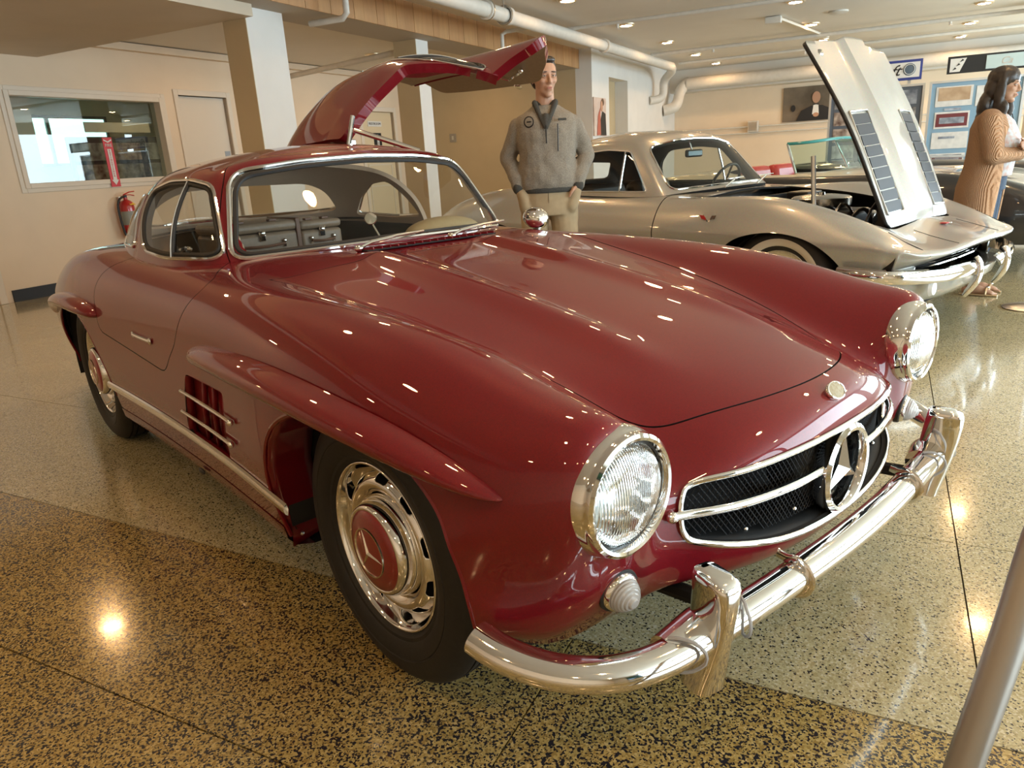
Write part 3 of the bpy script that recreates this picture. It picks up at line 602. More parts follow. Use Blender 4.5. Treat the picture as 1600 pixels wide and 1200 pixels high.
# ---- doors (right one shut, left one swung up about the roof hinge)
def make_door(s):
    d = empty('door'); d.parent = coupe
    lo = clip(*door_low, lambda V: s*V[:, 1]); hi = clip(*door_up, lambda V: s*V[:, 1])
    mb = MB(); mb.add(*lo); mb.add(*hi)
    mb.build('door_skin', [RED, LEATHER if s > 0 else DARK], d, solid=.040 if s > 0 else .03, matoff=1, angle=50).modifiers['t'].material_offset_rim = 0 if s > 0 else 1
    es = [c for c in d.children][0].modifiers.new('e', 'EDGE_SPLIT'); es.split_angle = math.radians(48)
    # edge return in body colour, as the pressed frame of the door
    mk = (lambda V: V[:, 1] < -.35) if s < 0 else (lambda V: V[:, 1] > .35)
    rim = []
    for q in DOORP: rim.append(q)
    gp = clip(Vg, Fg, lambda V: s*V[:, 1]); gl = clip(*gp, lambda V: f_sw(V)+.006)
    MB().add(*gl).build('side_window', GLASS, d)
    lp = loop_on(SW, (0, 2), mk, .004*LS)
    MB().tube(lp, .0075 if s < 0 else .004, 8, closed=True).build('window_trim', CHROME, d)
    SWi = np.array([(-1.5, 1.04)])+(SW-np.array([-1.5, 1.04]))*np.array([.955, .90])
    MB().tube(loop_on(SWi, (0, 2), mk, 0), .008, 6, closed=True).build('window_seal', SEAL, d)
    # upright between the main pane and the vent pane
    va = onto(GH, (0, 2), np.array([(-1.375+.02*k/8-.015*(k/8), 1.152-.248*k/8) for k in range(9)])+np.array([[-.055+.075*k/8, 0] for k in range(9)]), mk, .003*LS)
    MB().tube(va, .0075, 6).build('vent_pane_bar', SEAL, d); MB().tube([p+[0, s*.007, .001] for p in va], .0028, 6).build('vent_pane_bead', CHROME, d)
    # pull-out door handle
    hp = onto(BODY[NU-1:] if s > 0 else BODY[:NU], (0, 2), np.array([(-1.50, .641), (-1.44, .641), (-1.38, .641), (-1.315, .641)]), lambda V: np.abs(V[:, 1]) > .5, 0)
    hp[:, 1] += s*np.array([.004, .006, .006, .004]); h = MB(); h.tube(hp, .0065, 8)
    h.ell(hp[0]+[0, s*.001, 0], (.014, .004, .011)); h.ell(hp[-1]+[0, s*.001, 0], (.012, .005, .012)); h.build('door_handle', CHROME, d)
    if s < 0:
        c = onto(GH, (0, 2), [(-1.30, .93), (-1.27, 1.09)], mk, -.02*LS); lt = MB()
        lt.tube([c[0], c[0]+[-.05, .01, .01], c[0]+[-.09, .01, 0]], .006); lt.ell(c[0]+[-.10, .01, 0], (.012, .008, .008)); lt.ell(c[0]+[.02, .0, .012], (.02, .008, .008)); lt.build('window_latch', CHROME, d); lt = MB()
        lt.tube([c[1]+[0, 0, .03], c[1]+[.008, 0, 0], c[1]+[.002, 0, -.03]], .007); lt.ell(c[1]+[.003, 0, -.035], (.009, .009, .013))
        lt.build('vent_pane_catch', CHROME, d)
    else:
        MB().ell((-1.30, .745, .60), (.02, .006, .02)).build('latch_cover', CHROME, d)
        MB().ell((-1.05, .77, .80), (.02, .01, .015)).build('inner_catch', CHROME, d)
        lt = MB(); lt.ell((-1.22, .77, .67), (.012, .012, .012)); lt.ell((-1.37, .77, .67), (.012, .012, .012)); lt.tube([(-1.22, .765, .67), (-1.30, .745, .66), (-1.37, .765, .67)], .008); lt.build('inner_latch', CHROME, d)
        # padded pull / inner trim bulge
    return d
make_door(-1)
ld = make_door(1)
HY, HZ = .10, 1.262; TH = math.radians(60)
ld.matrix_world = Matrix.Translation((-1.50, HY, HZ-.004))@Matrix.Rotation(math.radians(-2.2), 4, 'Y')@Matrix.Rotation(TH, 4, 'X')@Matrix.Translation((1.44, -HY, -HZ))
# gas strut of the raised door and its hinge blocks
st = MB(); st.tube([(-1.31, .36, 1.222), (-1.46, .145, 1.318)], .011, 10)
st.build('door_strut', CHROME, coupe)
MB().tube([(-1.475, .12, 1.258), (-1.475, .155, 1.375)], .010, 8).build('door_stay', CHROME, coupe)
for hx, hz_ in ((-1.50, 1.268), (-2.0, 1.250)): MB().box((hx, .150, hz_), (.03, .03, .03)).build('door_hinge', SATIN, coupe, bevel=.004)
# ---- flared brows over the wheels (body colour, on the side panels)
def side_y(x, z, s):
    A = BODY[:NU] if s < 0 else BODY[NU-1:]
    return onto(A, (0, 2), [(x, z)], lambda V: (np.abs(V[:, 1]) > .5), 0)[0][1]
def brow(P, s, name):
    P = curve(P, 60); pts = []; ry = []
    secs = []
    for x, z, h, t in P:
        y = side_y(x, z, s); h = max(h, .001); t = max(t, .001)
        row = []
        for k in range(17):
            a = PI*k/16; c = math.cos(a); q = math.sin(a)
            row.append((x, y-s*.006+s*(t+.006)*q**.8, z+h*c*(1.0 if c > 0 else .85)))
        secs.append(row)
    b = MB().grid(np.array(secs), flip=(s < 0))
    return b.build(name, RED, coupe, angle=180)
for s in (-1, 1):
    brow([(-.885,.660,.002,.002),(-.86,.664,.024,.026),(-.78,.674,.034,.045),(-.55,.688,.038,.058),(-.25,.693,.040,.062),(.05,.678,.038,.060),(.25,.655,.033,.052),(.40,.632,.020,.034),(.462,.622,.008,.014),(.475,.620,.001,.002)], s, 'fender_brow')
    brow([(-2.90,.56,.001,.002),(-2.86,.575,.012,.016),(-2.72,.63,.026,.040),(-2.5,.672,.033,.055),(-2.3,.685,.036,.060),(-2.1,.680,.034,.055),(-1.97,.668,.024,.034),(-1.93,.662,.003,.004)], s, 'fender_brow')
# ---- wheel wells
def well(x0, s, r=.40):
    b = MB(); pr = []
    for k in range(25):
        a = math.radians(-12+204*k/24); pr.append((x0+r*1.02*math.cos(a), .33+r*.93*math.sin(a)))
    yo, yi = s*.80, s*.42
    A = np.array([[(x, yo if q == 0 else yi, z) for q in range(2)] for x, z in pr]); b.grid(A)
    b.add([(x, yi, z) for x, z in pr], [tuple(range(25))]); return b.build('wheel_well', DARK, coupe, solid=.004)
for s in (-1, 1): well(0, s, .415); well(-2.40, s)
for s in (-1, 1):       # bolted splash flap at the back of the front arch
    b = MB(); A = []
    for z, x in ((.632, -.205), (.595, -.285), (.53, -.352), (.44, -.402), (.34, -.424), (.27, -.434), (.21, -.445), (.172, -.452)):
        ys_ = abs(side_y(x-.012, max(z, .25), s))-(.004 if z > .24 else .02)
        A.append([(x+.006, s*(ys_-.055*q), z+(.0 if z > .2 else .012*q)) for q in np.linspace(0, 2.2, 6)])
    b.grid(np.array(A)); fl_ = b.build('splash_flap', RED, coupe, solid=.006)
    for q in (.255, .20):
        MB().ell((-.432, s*.77, q+.01), (.006, .006, .006)).build('flap_bolt', SATIN, fl_)
# rolled edges of the arches
for s in (-1, 1):
    for AR, x0 in ((ARCH_F, 0), (ARCH_R, -2.4)):
        Q = [q for q in AR if q[1] > (.205 if AR is ARCH_F else .30)]
        i0 = max(range(len(Q)), key=lambda i: math.hypot(Q[i][0]-Q[i-1][0], Q[i][1]-Q[i-1][1])); Q = Q[i0:]+Q[:i0]
        Q = np.array([q for q in Q if not (q[0] > .1 and q[1] < .345)])
        P = [(q[0], side_y(q[0], q[1], s)-s*.004, q[1]) for q in Q]
        MB().tube(P, .006, 6).build('arch_lip', RED, coupe)
# ---- sills
for s in (-1, 1):
    xs = np.linspace(-2.02, -.315, 40)
    zz = .352+.0*xs+.000*(xs+1)
    P = np.array([(x, side_y(x, .352, s), .352) for x in xs]); P[:, 1] += s*.004
    sec = [(.0, -.016), (.006, -.012), (.0095, 0), (.006, .012), (0, .016), (-.003, 0)]
    MB().tube(P, 1, sec=[(-s*a, b) for a, b in sec], upv=(0, 0, 1)).build('sill_strip', CHROME, coupe)
    A = []
    for x in np.linspace(-2.0, -.44, 30):
        y = side_y(x, .25, s); A.append([(x, y+s*.001, .245), (x, y*.992, .205), (x, y*.965, .178), (x, y*.90, .162), (x, y*.7, .158), (x, s*.0, .158)])
    A = np.array(A); MB().grid(A[:, :4], flip=s > 0).build('rocker_panel', RED, coupe)
    MB().grid(A[:, 3:], flip=s > 0).build('underbody', [DARK], coupe)
    # jacking point plug
    MB().ell((-1.12, s*.80, .205), (.028, .006, .010)).build('jack_plug', BLACK, coupe)
VRED = mat('vent_red', (.20, .007, .012), .35)
# ---- side vents: recess, fins and two chrome bars
for s in (-1, 1):
    v = empty('side_vent'); v.parent = coupe
    P = [(x, side_y(x, z, s), z) for x, z in VENT]
    b = MB(); n = len(P); In = [(x, y-s*.028, z) for x, y, z in P]
    b.add(P+In, [(i, (i+1) % n, n+(i+1) % n, n+i) for i in range(n)]); b.add(In, [tuple(range(n))]); b.build('vent_recess', VRED, v, solid=.002)
    for k in range(4):
        z = .40+.045*k; x0 = -1.06+.10*(k*.25); 
    for k in range(3):
        x = -.96+.09*k
        b = MB(); q = []
        for z in (.365, .47, .575):
            xx_ = x+(z-.365)*.40; y = side_y(xx_, z, s); q.append([(xx_, y-s*.027, z), (xx_+.004, y-s*.010, z)])
        b.grid(np.array(q)).build('vent_fin', VRED, v, solid=.005)
    for z, xa, xb in ((.521, -1.035, -.60), (.444, -1.07, -.64)):
        P = [(x, side_y(x, z, s)+s*.010, z) for x in np.linspace(xa, xb, 14)]
        b = MB(); b.tube(P, .0058, 8); b.ell(P[0], (.009, .007, .007)); b.ell(P[-1], (.010, .009, .010)); b.build('vent_bar', CHROME, v)
# ---- head lamps
LENS = mat('lens_glass', (.93, .96, .97), .04, trans=1.0); _b = LENS.node_tree.nodes['Principled BSDF']; _b.inputs['IOR'].default_value = 1.3
tc = nd(LENS, 'ShaderNodeTexCoord'); wv = nd(LENS, 'ShaderNodeTexWave', i_Scale=62.0, i_Distortion=.6); wv.bands_direction = 'Y'
lk(LENS, tc.outputs['Object'], wv.inputs['Vector']); bp = nd(LENS, 'ShaderNodeBump', i_Strength=.5, i_Distance=.004); lk(LENS, wv.outputs[0], bp.inputs['Height']); lk(LENS, bp.outputs[0], _b.inputs['Normal'])
BEE = mat('beehive_glass', (.95, .96, .96), .10, trans=.55)
BULB = mat('bulb_shield', (.5, .42, .3), .2, 1.0)
for s in (-1, 1):
    y = s*HLY; h = empty('headlamp'); h.parent = coupe
    MB().lathe([(.112,.560),(.1165,.570),(.1180,.580),(.1170,.592),(.1135,.603),(.1115,.607),(.1095,.611),(.1105,.616),(.109,.622),(.103,.626),(.0975,.624),(.0945,.616),(.0935,.602)], 96, (0, y, HLZ), 'x').build('lamp_bezel', CHROME, h)
    MB().lathe([(.0935,.600),(.088,.60),(.075,.572),(.05,.545),(.025,.532),(.0,.530)], 64, (.0, y, HLZ), 'x').build('reflector', mat('mirror_bowl', (.9, .92, .93), .12, 1.0) if s < 0 else bpy.data.materials['mirror_bowl'], h)
    MB().lathe([(.0935,.602),(.096,.612),(.0915,.6125)], 64, (.0, y, HLZ), 'x').build('lens_gasket', BLACK, h)
    MB().lathe([(0,.641),(.03,.6385),(.06,.631),(.08,.620),(.092,.608),(.092,.604),(.08,.615),(.06,.626),(.03,.6335),(0,.636)], 72, (.0, y, HLZ), 'x').build('lens', LENS, h, angle=180)
    b = MB(); b.lathe([(0,.588),(.012,.586),(.016,.575),(.013,.56),(.010,.54)], 20, (.0, y, HLZ), 'x'); b.build('bulb', BULB, h)
    # flasher below
    t = empty('turn_signal'); t.parent = coupe
    Mx = Matrix.Translation((.578, s*.630, .418))@Matrix.Rotation(math.radians(s*10), 4, 'Z')@Matrix.Rotation(math.radians(8), 4, 'Y')
    MB().lathe([(.0,-.012),(.043,-.012),(.0445,.0),(.043,.010),(.037,.013),(.0,.013)], 40, axis='x').xf(Mx).build('gasket', SEAL, t)
    MB().lathe([(.038,.008),(.0385,.014),(.036,.020),(.033,.022),(.031,.018)], 40, axis='x').xf(Mx).build('signal_ring', CHROME, t)
    pr = []
    for k in range(7):
        r = .0335*(1-(k/7)**1.7)**.8; x = .019+.0050*k; pr += [(r, x), (r-.0003, x+.0032), (r-.0028, x+.0042)]
    pr += [(.005, .0535), (0, .054)]
    MB().lathe(pr, 40, axis='x').xf(Mx).build('beehive_lens', BEE, t, angle=180)
# ---- grille
g = empty('grille'); g.parent = coupe
gl = onto(BODY, (1, 2), GRILLE, lambda V: V[:, 0] > .45, 0)
gl[:, 0] += .004
MB().tube(gl, 1, closed=True, sec=[(.0072*math.cos(a), .0050*math.sin(a)) for a in np.linspace(0, 2*PI, 10, endpoint=False)], upv=(1, 0, 0)).build('grille_surround', CHROME, g)
cz = .485
A = [gl, gl*[1, .97, 1]+[-.05, 0, 0], gl*[1, .93, 1]+[-.16, 0, 0]]
A = np.array(A).transpose(1, 0, 2); A[:, 1:, 2] = (A[:, 1:, 2]-cz)*.93+cz
MB().grid(A, cu=True).build('grille_duct', mat('duct_black', (.006, .007, .008), .6), g, solid=.003, off=1)
mm = mat('mesh_black', (.006, .007, .009), .75, 0)
bk = MB(); bk.add(A[:, 2], [tuple(range(len(gl)))]); bk.build('grille_backing', DARK, g)
# diamond mesh of fine wires
b = MB(); inside = lambda y, z: sdf(GRILLE, np.array([[y, z]]))[0] > .006
sp = .0125
for sgn in (1, -1):
    c = -1.2
    while c < 1.2:
        seg = []
        for z in np.linspace(.385, .590, 12):
            yv = c+sgn*(z-.485)*.75
            if inside(yv, z): seg.append((.672-.42*yv*yv, yv, z))
            else:
                if len(seg) > 1: b.tube(seg, .0011, 3, caps=False)
                seg = []
        if len(seg) > 1: b.tube(seg, .0011, 3, caps=False)
        c += sp
tag(b.build('grille_mesh', mm, g, smooth=False), kind='stuff')
for k, yy_ in enumerate((-.30, -.155, .155, .30)):
    MB().ell((.678-.42*yy_*yy_, yy_, .425), (.006, .006, .006), 10, 6).build('mesh_rivet', CHROME, g)
# centre roundel with the three pointed star, carried on a ribbed tunnel
SR, SX, SZ = .099, .706, .477
rg_ = MB(); rg_.lathe([(SR-.017, SX-.024), (SR-.018, SX-.004), (SR-.012, SX+.006), (SR-.004, SX+.008), (SR+.004, SX+.002), (SR+.006, SX-.012), (SR+.001, SX-.03), (SR-.012, SX-.035), (SR-.017, SX-.024)], 72, (0, 0, SZ), 'x'); rg_.build('star_ring', CHROME, g)
tb = MB(); tb.lathe([(SR-.010, SX-.03), (SR-.010, .60), (SR-.02, .56)], 48, (0, 0, SZ), 'x'); tb.build('star_tunnel', mat('tunnel_grey', (.10, .11, .115), .3, .7), g, solid=.003)
def star(R, r, th, cx, n=3, rot=PI/2):
    """faceted star in the y-z plane, ridge towards +x"""
    V = [(cx+th, 0, 0)]; 
    for k in range(2*n):
        a = rot+PI*k/n; q = R if k % 2 == 0 else r; V.append((cx, q*math.cos(a), q*math.sin(a)))
    V.append((cx-.003, 0, 0)); F = [(0, 1+k, 1+(k+1) % (2*n)) for k in range(2*n)]+[(2*n+1, 1+(k+1) % (2*n), 1+k) for k in range(2*n)]
    return V, F
V, F = star(SR-.012, .023, .018, 0); sb = MB(); sb.add([(x+SX-.010, y, z+SZ) for x, y, z in V], F); sb.build('star', mat('star_metal', (.75, .72, .68), .16, 1.0), g, smooth=False)
for s in (-1, 1):
    P = curve([(.695, s*.095, .503), (.690, s*.20, .504), (.660, s*.34, .505), (.617, s*.43, .505), (.592, s*.480, .505)], 20)
    b = MB(); b.tube(P, 1, sec=[(.0085*math.cos(a), .0100*math.sin(a)) for a in np.linspace(0, 2*PI, 12, endpoint=False)], upv=(0, 0, 1)); b.ell(P[-1], (.012, .014, .012)); b.build('grille_bar', CHROME, g)
# ---- hood badge
bp_ = onto(BODY, (1, 2), [(0, .650)], lambda V: V[:, 0] > .55, 0)[0]
bg_ = empty('hood_badge'); bg_.parent = coupe
Rb = Matrix.Translation((.668, 0, .6485))@Matrix.Rotation(math.radians(52), 4, 'Y')
MB().lathe([(0, -.004), (.0335, -.004), (.0345, .0), (.033, .004), (.030, .0045), (.0285, .003)], 40, axis='z').xf(Rb@Matrix.Diagonal((.62, 1, 1, 1))).build('badge_rim', CHROME, bg_)
MB().lathe([(.0285, .003), (.018, .0042), (0, .0046)], 40, axis='z').xf(Rb@Matrix.Diagonal((.62, 1, 1, 1))).build('badge_face', noisy('badge_gilt', (.30, .24, .12), (.42, .38, .26), 160, .6, .3, metal=0), bg_)
# ---- bumper
bmp = empty('front_bumper'); bmp.parent = coupe
BP = curve([(.440,-.852,.372),(.508,-.838,.357),(.572,-.808,.346),(.622,-.770,.341),(.663,-.715,.337),(.689,-.64,.335),(.703,-.55,.337),(.718,-.42,.342),(.730,-.27,.345),(.738,-.12,.346),(.740,0,.346)], 60)
BP = np.concatenate([BP, BP[-2::-1]*[1, -1, 1]]); nB = len(BP)
sec = [(.054*math.cos(a)-.008, .047*math.sin(a)) for a in np.linspace(-PI, PI, 32, endpoint=False)]
tp = [max(.06, math.sqrt(max(0, 1-(1-min(1, i/4.2))**2)))*(1.24-.62*min(1, i/47)**1.3) for i in range(nB)]; tp = [min(tp[i], tp[-1-i]) for i in range(nB)]
MB().tube(BP, tp, sec=[(-a, b) for a, b in sec], upv=(0, 0, 1)).build('bumper_bar', CHROME, bmp, angle=60)
for s in (-1, 1):
    # overrider: flared foot, waisted body leaning forward, domed cap
    A = []
    L = [(.226, .040, .042, .745, .50), (.245, .042, .039, .747, .5), (.29, .048, .032, .753, .51), (.34, .052, .026, .760, .52), (.385, .054, .025, .766, .53), (.425, .054, .029, .771, .545), (.450, .052, .034, .773, .555), (.462, .048, .035, .771, .56), (.469, .036, .029, .763, .56), (.471, .005, .010, .745, .56)]
    cy = s*.535
    for z, dx, dy, xf_, _ in L:
        row = []
        for k in range(28):
            a = 2*PI*k/28; c, d = math.cos(a), math.sin(a); ex = .55
            dx_ = dx*.84; dy_ = dy*.78; row.append((xf_-.045+dx_*abs(c)**ex*(1 if c > 0 else -1)*(1 if c > 0 else 1.0), cy+dy_*abs(d)**ex*(1 if d > 0 else -1), z))
        A.append(row)
    # yaw to follow the bumper
    b = MB(); b.grid(np.array(A)[:, ::-1], cv=True); b.f.append(tuple(range(28))); b.mi.append(0)
    piv = Vector((.705, cy, .33)); Mx = Matrix.Translation(piv)@Matrix.Rotation(s*math.radians(14), 4, 'Z')@Matrix.Translation(-piv)
    ov = b.xf(Mx).build('overrider', CHROME, bmp, angle=50)
    tr_ = MB(); 
    for sy in (-1, 1):
        P = []
        for k in range(13):
            a = -.55*PI+1.1*PI*k/12; yy_w = cy+sy*(.088-.030*math.cos(a)); j_ = int(np.argmin(np.abs(BP[:, 1]-yy_w))); kk_ = tp[j_]*1.03+.26*max(0, 1-abs(yy_w-cy)/.10)**.8; P.append((BP[j_][0]+.006+.056*kk_*math.cos(a), yy_w, BP[j_][2]+.050*kk_*math.sin(a)))
        tr_ = MB(); tr_.tube(P, .0032, 6); tr_.build('overrider_welt', mat('welt_grey', (.35, .34, .33), .4) if (s < 0 and sy < 0) else bpy.data.materials['welt_grey'], ov)
    idx = [i for i in range(nB) if abs(BP[i][1]-cy) < .10]
    MB().tube([BP[i] for i in idx], [tp[i]*1.03+.26*max(0, 1-abs(BP[i][1]-cy)/.10)**.8 for i in idx], sec=[(.054*math.cos(a)-.008, .048*math.sin(a)) for a in np.linspace(0, 2*PI, 24, endpoint=False)], upv=(0, 0, 1)).build('overrider_saddle', CHROME, ov)
    # clamp band between overrider and centre
    cyb = s*.275; P = []
    for k in range(15):
        a = -.62*PI+1.24*PI*k/14; P.append((.732+.037*math.cos(a), cyb, .345+.037*math.sin(a)))
    P.append((P[-1][0]-.02, cyb, P[-1][2]+.004)); P.insert(0, (P[0][0]-.02, cyb, P[0][2]-.004))
    MB().tube(P, 1, sec=[(.011*math.cos(a), .0035*math.sin(a)) for a in np.linspace(0, 2*PI, 10, endpoint=False)], upv=(0, 1, 0)).build('bumper_clamp', CHROME, bmp)
    MB().tube([(.50, s*.42, .30), (.70, s*.42, .32)], .018, 8).build('bumper_bracket', DARK, bmp)
# ---- wheels
TYRE = noisy('tyre_rubber', (.008, .007, .006), (.013, .0115, .010), 90, .62, .1)
REDC = paint('hub_cap_red', (.26, .012, .014))
STARM = mat('hub_star_metal', (.85, .78, .66), .18, 1.0)
def wheel(s):
    wh = empty('wheel')
    t = [(.196,.050),(.203,.062),(.216,.076),(.224,.077),(.227,.080),(.245,.087),(.262,.0895),(.264,.0875),(.267,.0895),(.285,.088),(.305,.080),(.320,.070),(.329,.060),(.333,.052)]
    tread = [(.334,.045),(.327,.044),(.327,.040),(.3345,.039),(.3345,.022),(.327,.021),(.327,.017),(.335,.016)]
    pr = t+tread+[(r, -h) for r, h in tread[::-1]]+[(r, -h) for r, h in t[::-1]]
    MB().lathe([(r, -h) for r, h in pr], 96).build('tyre', TYRE, wh, angle=30)
    rim = [(.199,.046),(.206,.060),(.2065,.067),(.204,.071),(.200,.070),(.197,.062),(.193,.052),(.187,.036),(.180,.022),(.176,.016)]
    MB().lathe([(r, -h) for r, h in rim], 96).build('rim', CHROME, wh, angle=180)
    disc = curve([(.177,.012),(.1735,.026),(.168,.041),(.158,.052),(.148,.056),(.138,.053),(.128,.044),(.121,.034),(.114,.034)], 36)
    b = MB().lathe([(r, -h) for r, h in disc], 200)
    V = np.array(b.v)
    def slots(V):
        r = np.hypot(V[:, 0], V[:, 2]); a = np.arctan2(V[:, 2], V[:, 0]); n = 10; aa = ((a*n/(2*PI)) % 1-.5)*2*PI/n
        u_ = np.maximum(np.abs(aa)*.163-.015, 0); return np.hypot(u_, r-.1635)-.0085
    ms = clip(V, b.f, slots)
    MB().add(*ms).build('wheel_disc', CHROME, wh, solid=.003, off=1, angle=180)
    MB().lathe([(r, h) for r, h in [(.19,.02),(.19,-.005),(.0,-.005)]], 48).build('brake_drum', DARK, wh)
    cap = [(.121,.030),(.1225,.045),(.1215,.056),(.118,.0615),(.1165,.060),(.115,.068),(.112,.080),(.108,.088),(.103,.0925),(.0985,.0925),(.0965,.0905)]
    MB().lathe([(r, -h) for r, h in cap], 96).build('hub_cap', CHROME, wh, angle=60)
    cc = [(.097,.0905),(.094,.094),(.08,.099),(.05,.1035),(.02,.1055),(0,.106)]
    MB().lathe([(r, -h) for r, h in cc], 72).build('hub_centre', REDC, wh, angle=180)
    e = MB(); e.lathe([(.0555, -.102), (.0570, -.1055), (.0595, -.1055), (.0605, -.101)], 64)
    V, F = star(.0575, .0075, .006, 0); Ms = Matrix.Translation((0, -.1045, 0))@Matrix.Rotation(-PI/2, 4, 'Z')@Matrix.Rotation(math.radians(22), 4, 'X')
    e.build('emblem_ring', STARM, wh)
    MB().add(V, F).xf(Ms).build('emblem_star', STARM, wh, smooth=False)
    return wh
wf = wheel(-1); wf.parent = coupe; wf.location = (0, -.70, .334)
for (x, y, r) in ((-2.4, -.715, 0), (0, .70, PI), (-2.4, .715, PI)):
    w2 = copy_tree(wf, coupe); w2.location = (x, y, .334); w2.rotation_euler = (0, .9 if r == 0 else .3, r)
wf.rotation_euler = (0, .0, 0)
# ---- wipers, washer vents, mirror
for s, px_ in ((-1, -.26), (1, .13)):
    wp = empty('wiper'); wp.parent = coupe
    b = MB(); z0 = .925
    base = Vector((-.83, px_, .912))
    b.ell(base, (.016, .016, .012)); b.tube([base, base+Vector((-.02, .06, .012)), base+Vector((-.05, .20, .020))], [.006, .005, .0035], 6); b.build('wiper_arm', CHROME, wp)
    tip = base+Vector((-.05, .20, .020)); b = MB(); b.tube([tip+Vector((.012, -.13, -.006)), tip+Vector((.003, .0, .002)), tip+Vector((-.012, .11, .004))], [.004, .006, .004], 6); b.build('wiper_blade', SATIN, wp)
ci = empty('cowl_intake'); ci.parent = coupe
q = MB(); q.box((-.815, .03, .9035), (.045, .56, .004)).build('intake_slot', DARK, ci)
for k in range(17):
    y = -.235+.033*k; MB().box((-.815, y, .908), (.046, .007, .010), R=Matrix.Rotation(.5, 3, 'Z')).build('intake_fin', RED, ci)
mr = empty('fender_mirror'); mr.parent = coupe
mp = onto(BODY, (0, 1), [(-1.0, .715)], lambda V: V[:, 2] > .6, 0)[0]
b = MB(); b.ell(mp+[0, 0, .002], (.035, .022, .008)); b.tube([mp, mp+[-.004, 0, .025], mp+[-.006, 0, .045]], [.014, .009, .009], 10); b.build('mirror_foot', CHROME, mr)
MB().ell(mp+[.006, 0, .054], (.058, .056, .046), 28, 16, R=Matrix.Rotation(.25, 3, 'Y')).build('mirror_shell', CHROME, mr)
for s in (-1, 1): pass
# badge-like speaker slot under the door is not modelled: nothing of it shows
# ---- cabin
cab = empty('cabin_interior'); cab.parent = coupe
def rbox(name, c, d, m, parent, bev=.02, rz=0, R=None, seg=3): return MB().box(c, d, rz, R=R).build(name, m, parent, bevel=bev, seg=seg)
rbox('cabin_floor', (-1.5, 0, .22), (1.5, 1.40, .03), LEATHER, cab, .005)
rbox('firewall', (-.93, 0, .55), (.03, 1.2, .66), DARK, cab, .005)
rbox('rear_bulkhead', (-1.93, 0, .47), (.04, 1.3, .5), LEATHER, cab, .01)
rbox('parcel_shelf', (-2.2, 0, .735), (.60, 1.22, .03), LEATHER, cab, .01)
for s in (-1, 1): rbox('side_sill', (-1.40, s*.64, .40), (1.02, .19, .28), LEATHER, cab, .04)
for s in (-1, 1):
    st_ = empty('seat'); st_.parent = cab
    rbox('seat_cushion', (-1.50, s*.30, .36), (.48, .46, .14), LEATHER, st_, .05)
    rbox('seat_backrest', (-1.80, s*.30, .60), (.12, .45, .46), LEATHER, st_, .05, R=Matrix.Rotation(-.22, 3, 'Y'))
P = curve([(-.985, -.56, .87), (-.955, -.3, .895), (-.945, 0, .90), (-.955, .3, .895), (-.985, .56, .87)], 24)
MB().tube(P, 1, sec=[(-.07, -.05), (.03, -.05), (.03, .0), (-.03, .012), (-.07, 0), (-.10, -.03)], upv=(0, 0, 1)).build('dashboard', RED, cab)
MB().ell((-1.09, .285, .905), (.085, .18, .058), 28, 14).build('instrument_hood', noisy('khaki_leather', (.34, .26, .14), (.37, .29, .16), 60, .55, .1), cab)
sw_ = empty('steering_wheel'); sw_.parent = cab
R_ = Matrix.Rotation(math.radians(-68), 4, 'Y'); T_ = Matrix.Translation((-1.30, .30, .74))
MB().tube([(.19*math.cos(a), .19*math.sin(a), 0) for a in np.linspace(0, 2*PI, 48, endpoint=False)], .011, 8, closed=True).xf(T_@R_).build('wheel_rim', mat('ivory_rim', (.55, .50, .40), .3), sw_)
MB().tube([(0, 0, 0), (0, 0, .28)], .018, 8).xf(T_@R_@Matrix.Rotation(PI, 4, 'X')).build('steering_column', CHROME, sw_)
for a in (0, 2*PI/3, 4*PI/3): MB().tube([(.0, 0, 0), (.19*math.cos(a), .19*math.sin(a), 0)], .006, 6).xf(T_@R_).build('spoke', CHROME, sw_)
mi_ = empty('interior_mirror'); mi_.parent = cab
MB().tube([(-.955, -.085, .905), (-.985, -.10, .965), (-.99, -.105, .985)], .0035, 6).build('mirror_stalk', CHROME, mi_)
MB().lathe([(0, -.004), (.020, -.004), (.0225, 0), (.020, .005), (0, .006)], 28, axis='x').xf(Matrix.Translation((-.992, -.105, .992))@Matrix.Rotation(math.radians(-35), 4, 'Z')@Matrix.Rotation(math.radians(-12), 4, 'Y')).build('mirror_glass', CHROME, mi_)
MB().tube([(-1.30, -.03, 1.196), (-1.315, .02, 1.192)], .006, 8).build('visor_clip', CHROME, cab)
BAG = noisy('suitcase_leather', (.21, .15, .10), (.25, .18, .12), 70, .42, .1)
STRAP = noisy('strap_leather', (.12, .055, .03), (.15, .07, .04), 70, .5, .1)
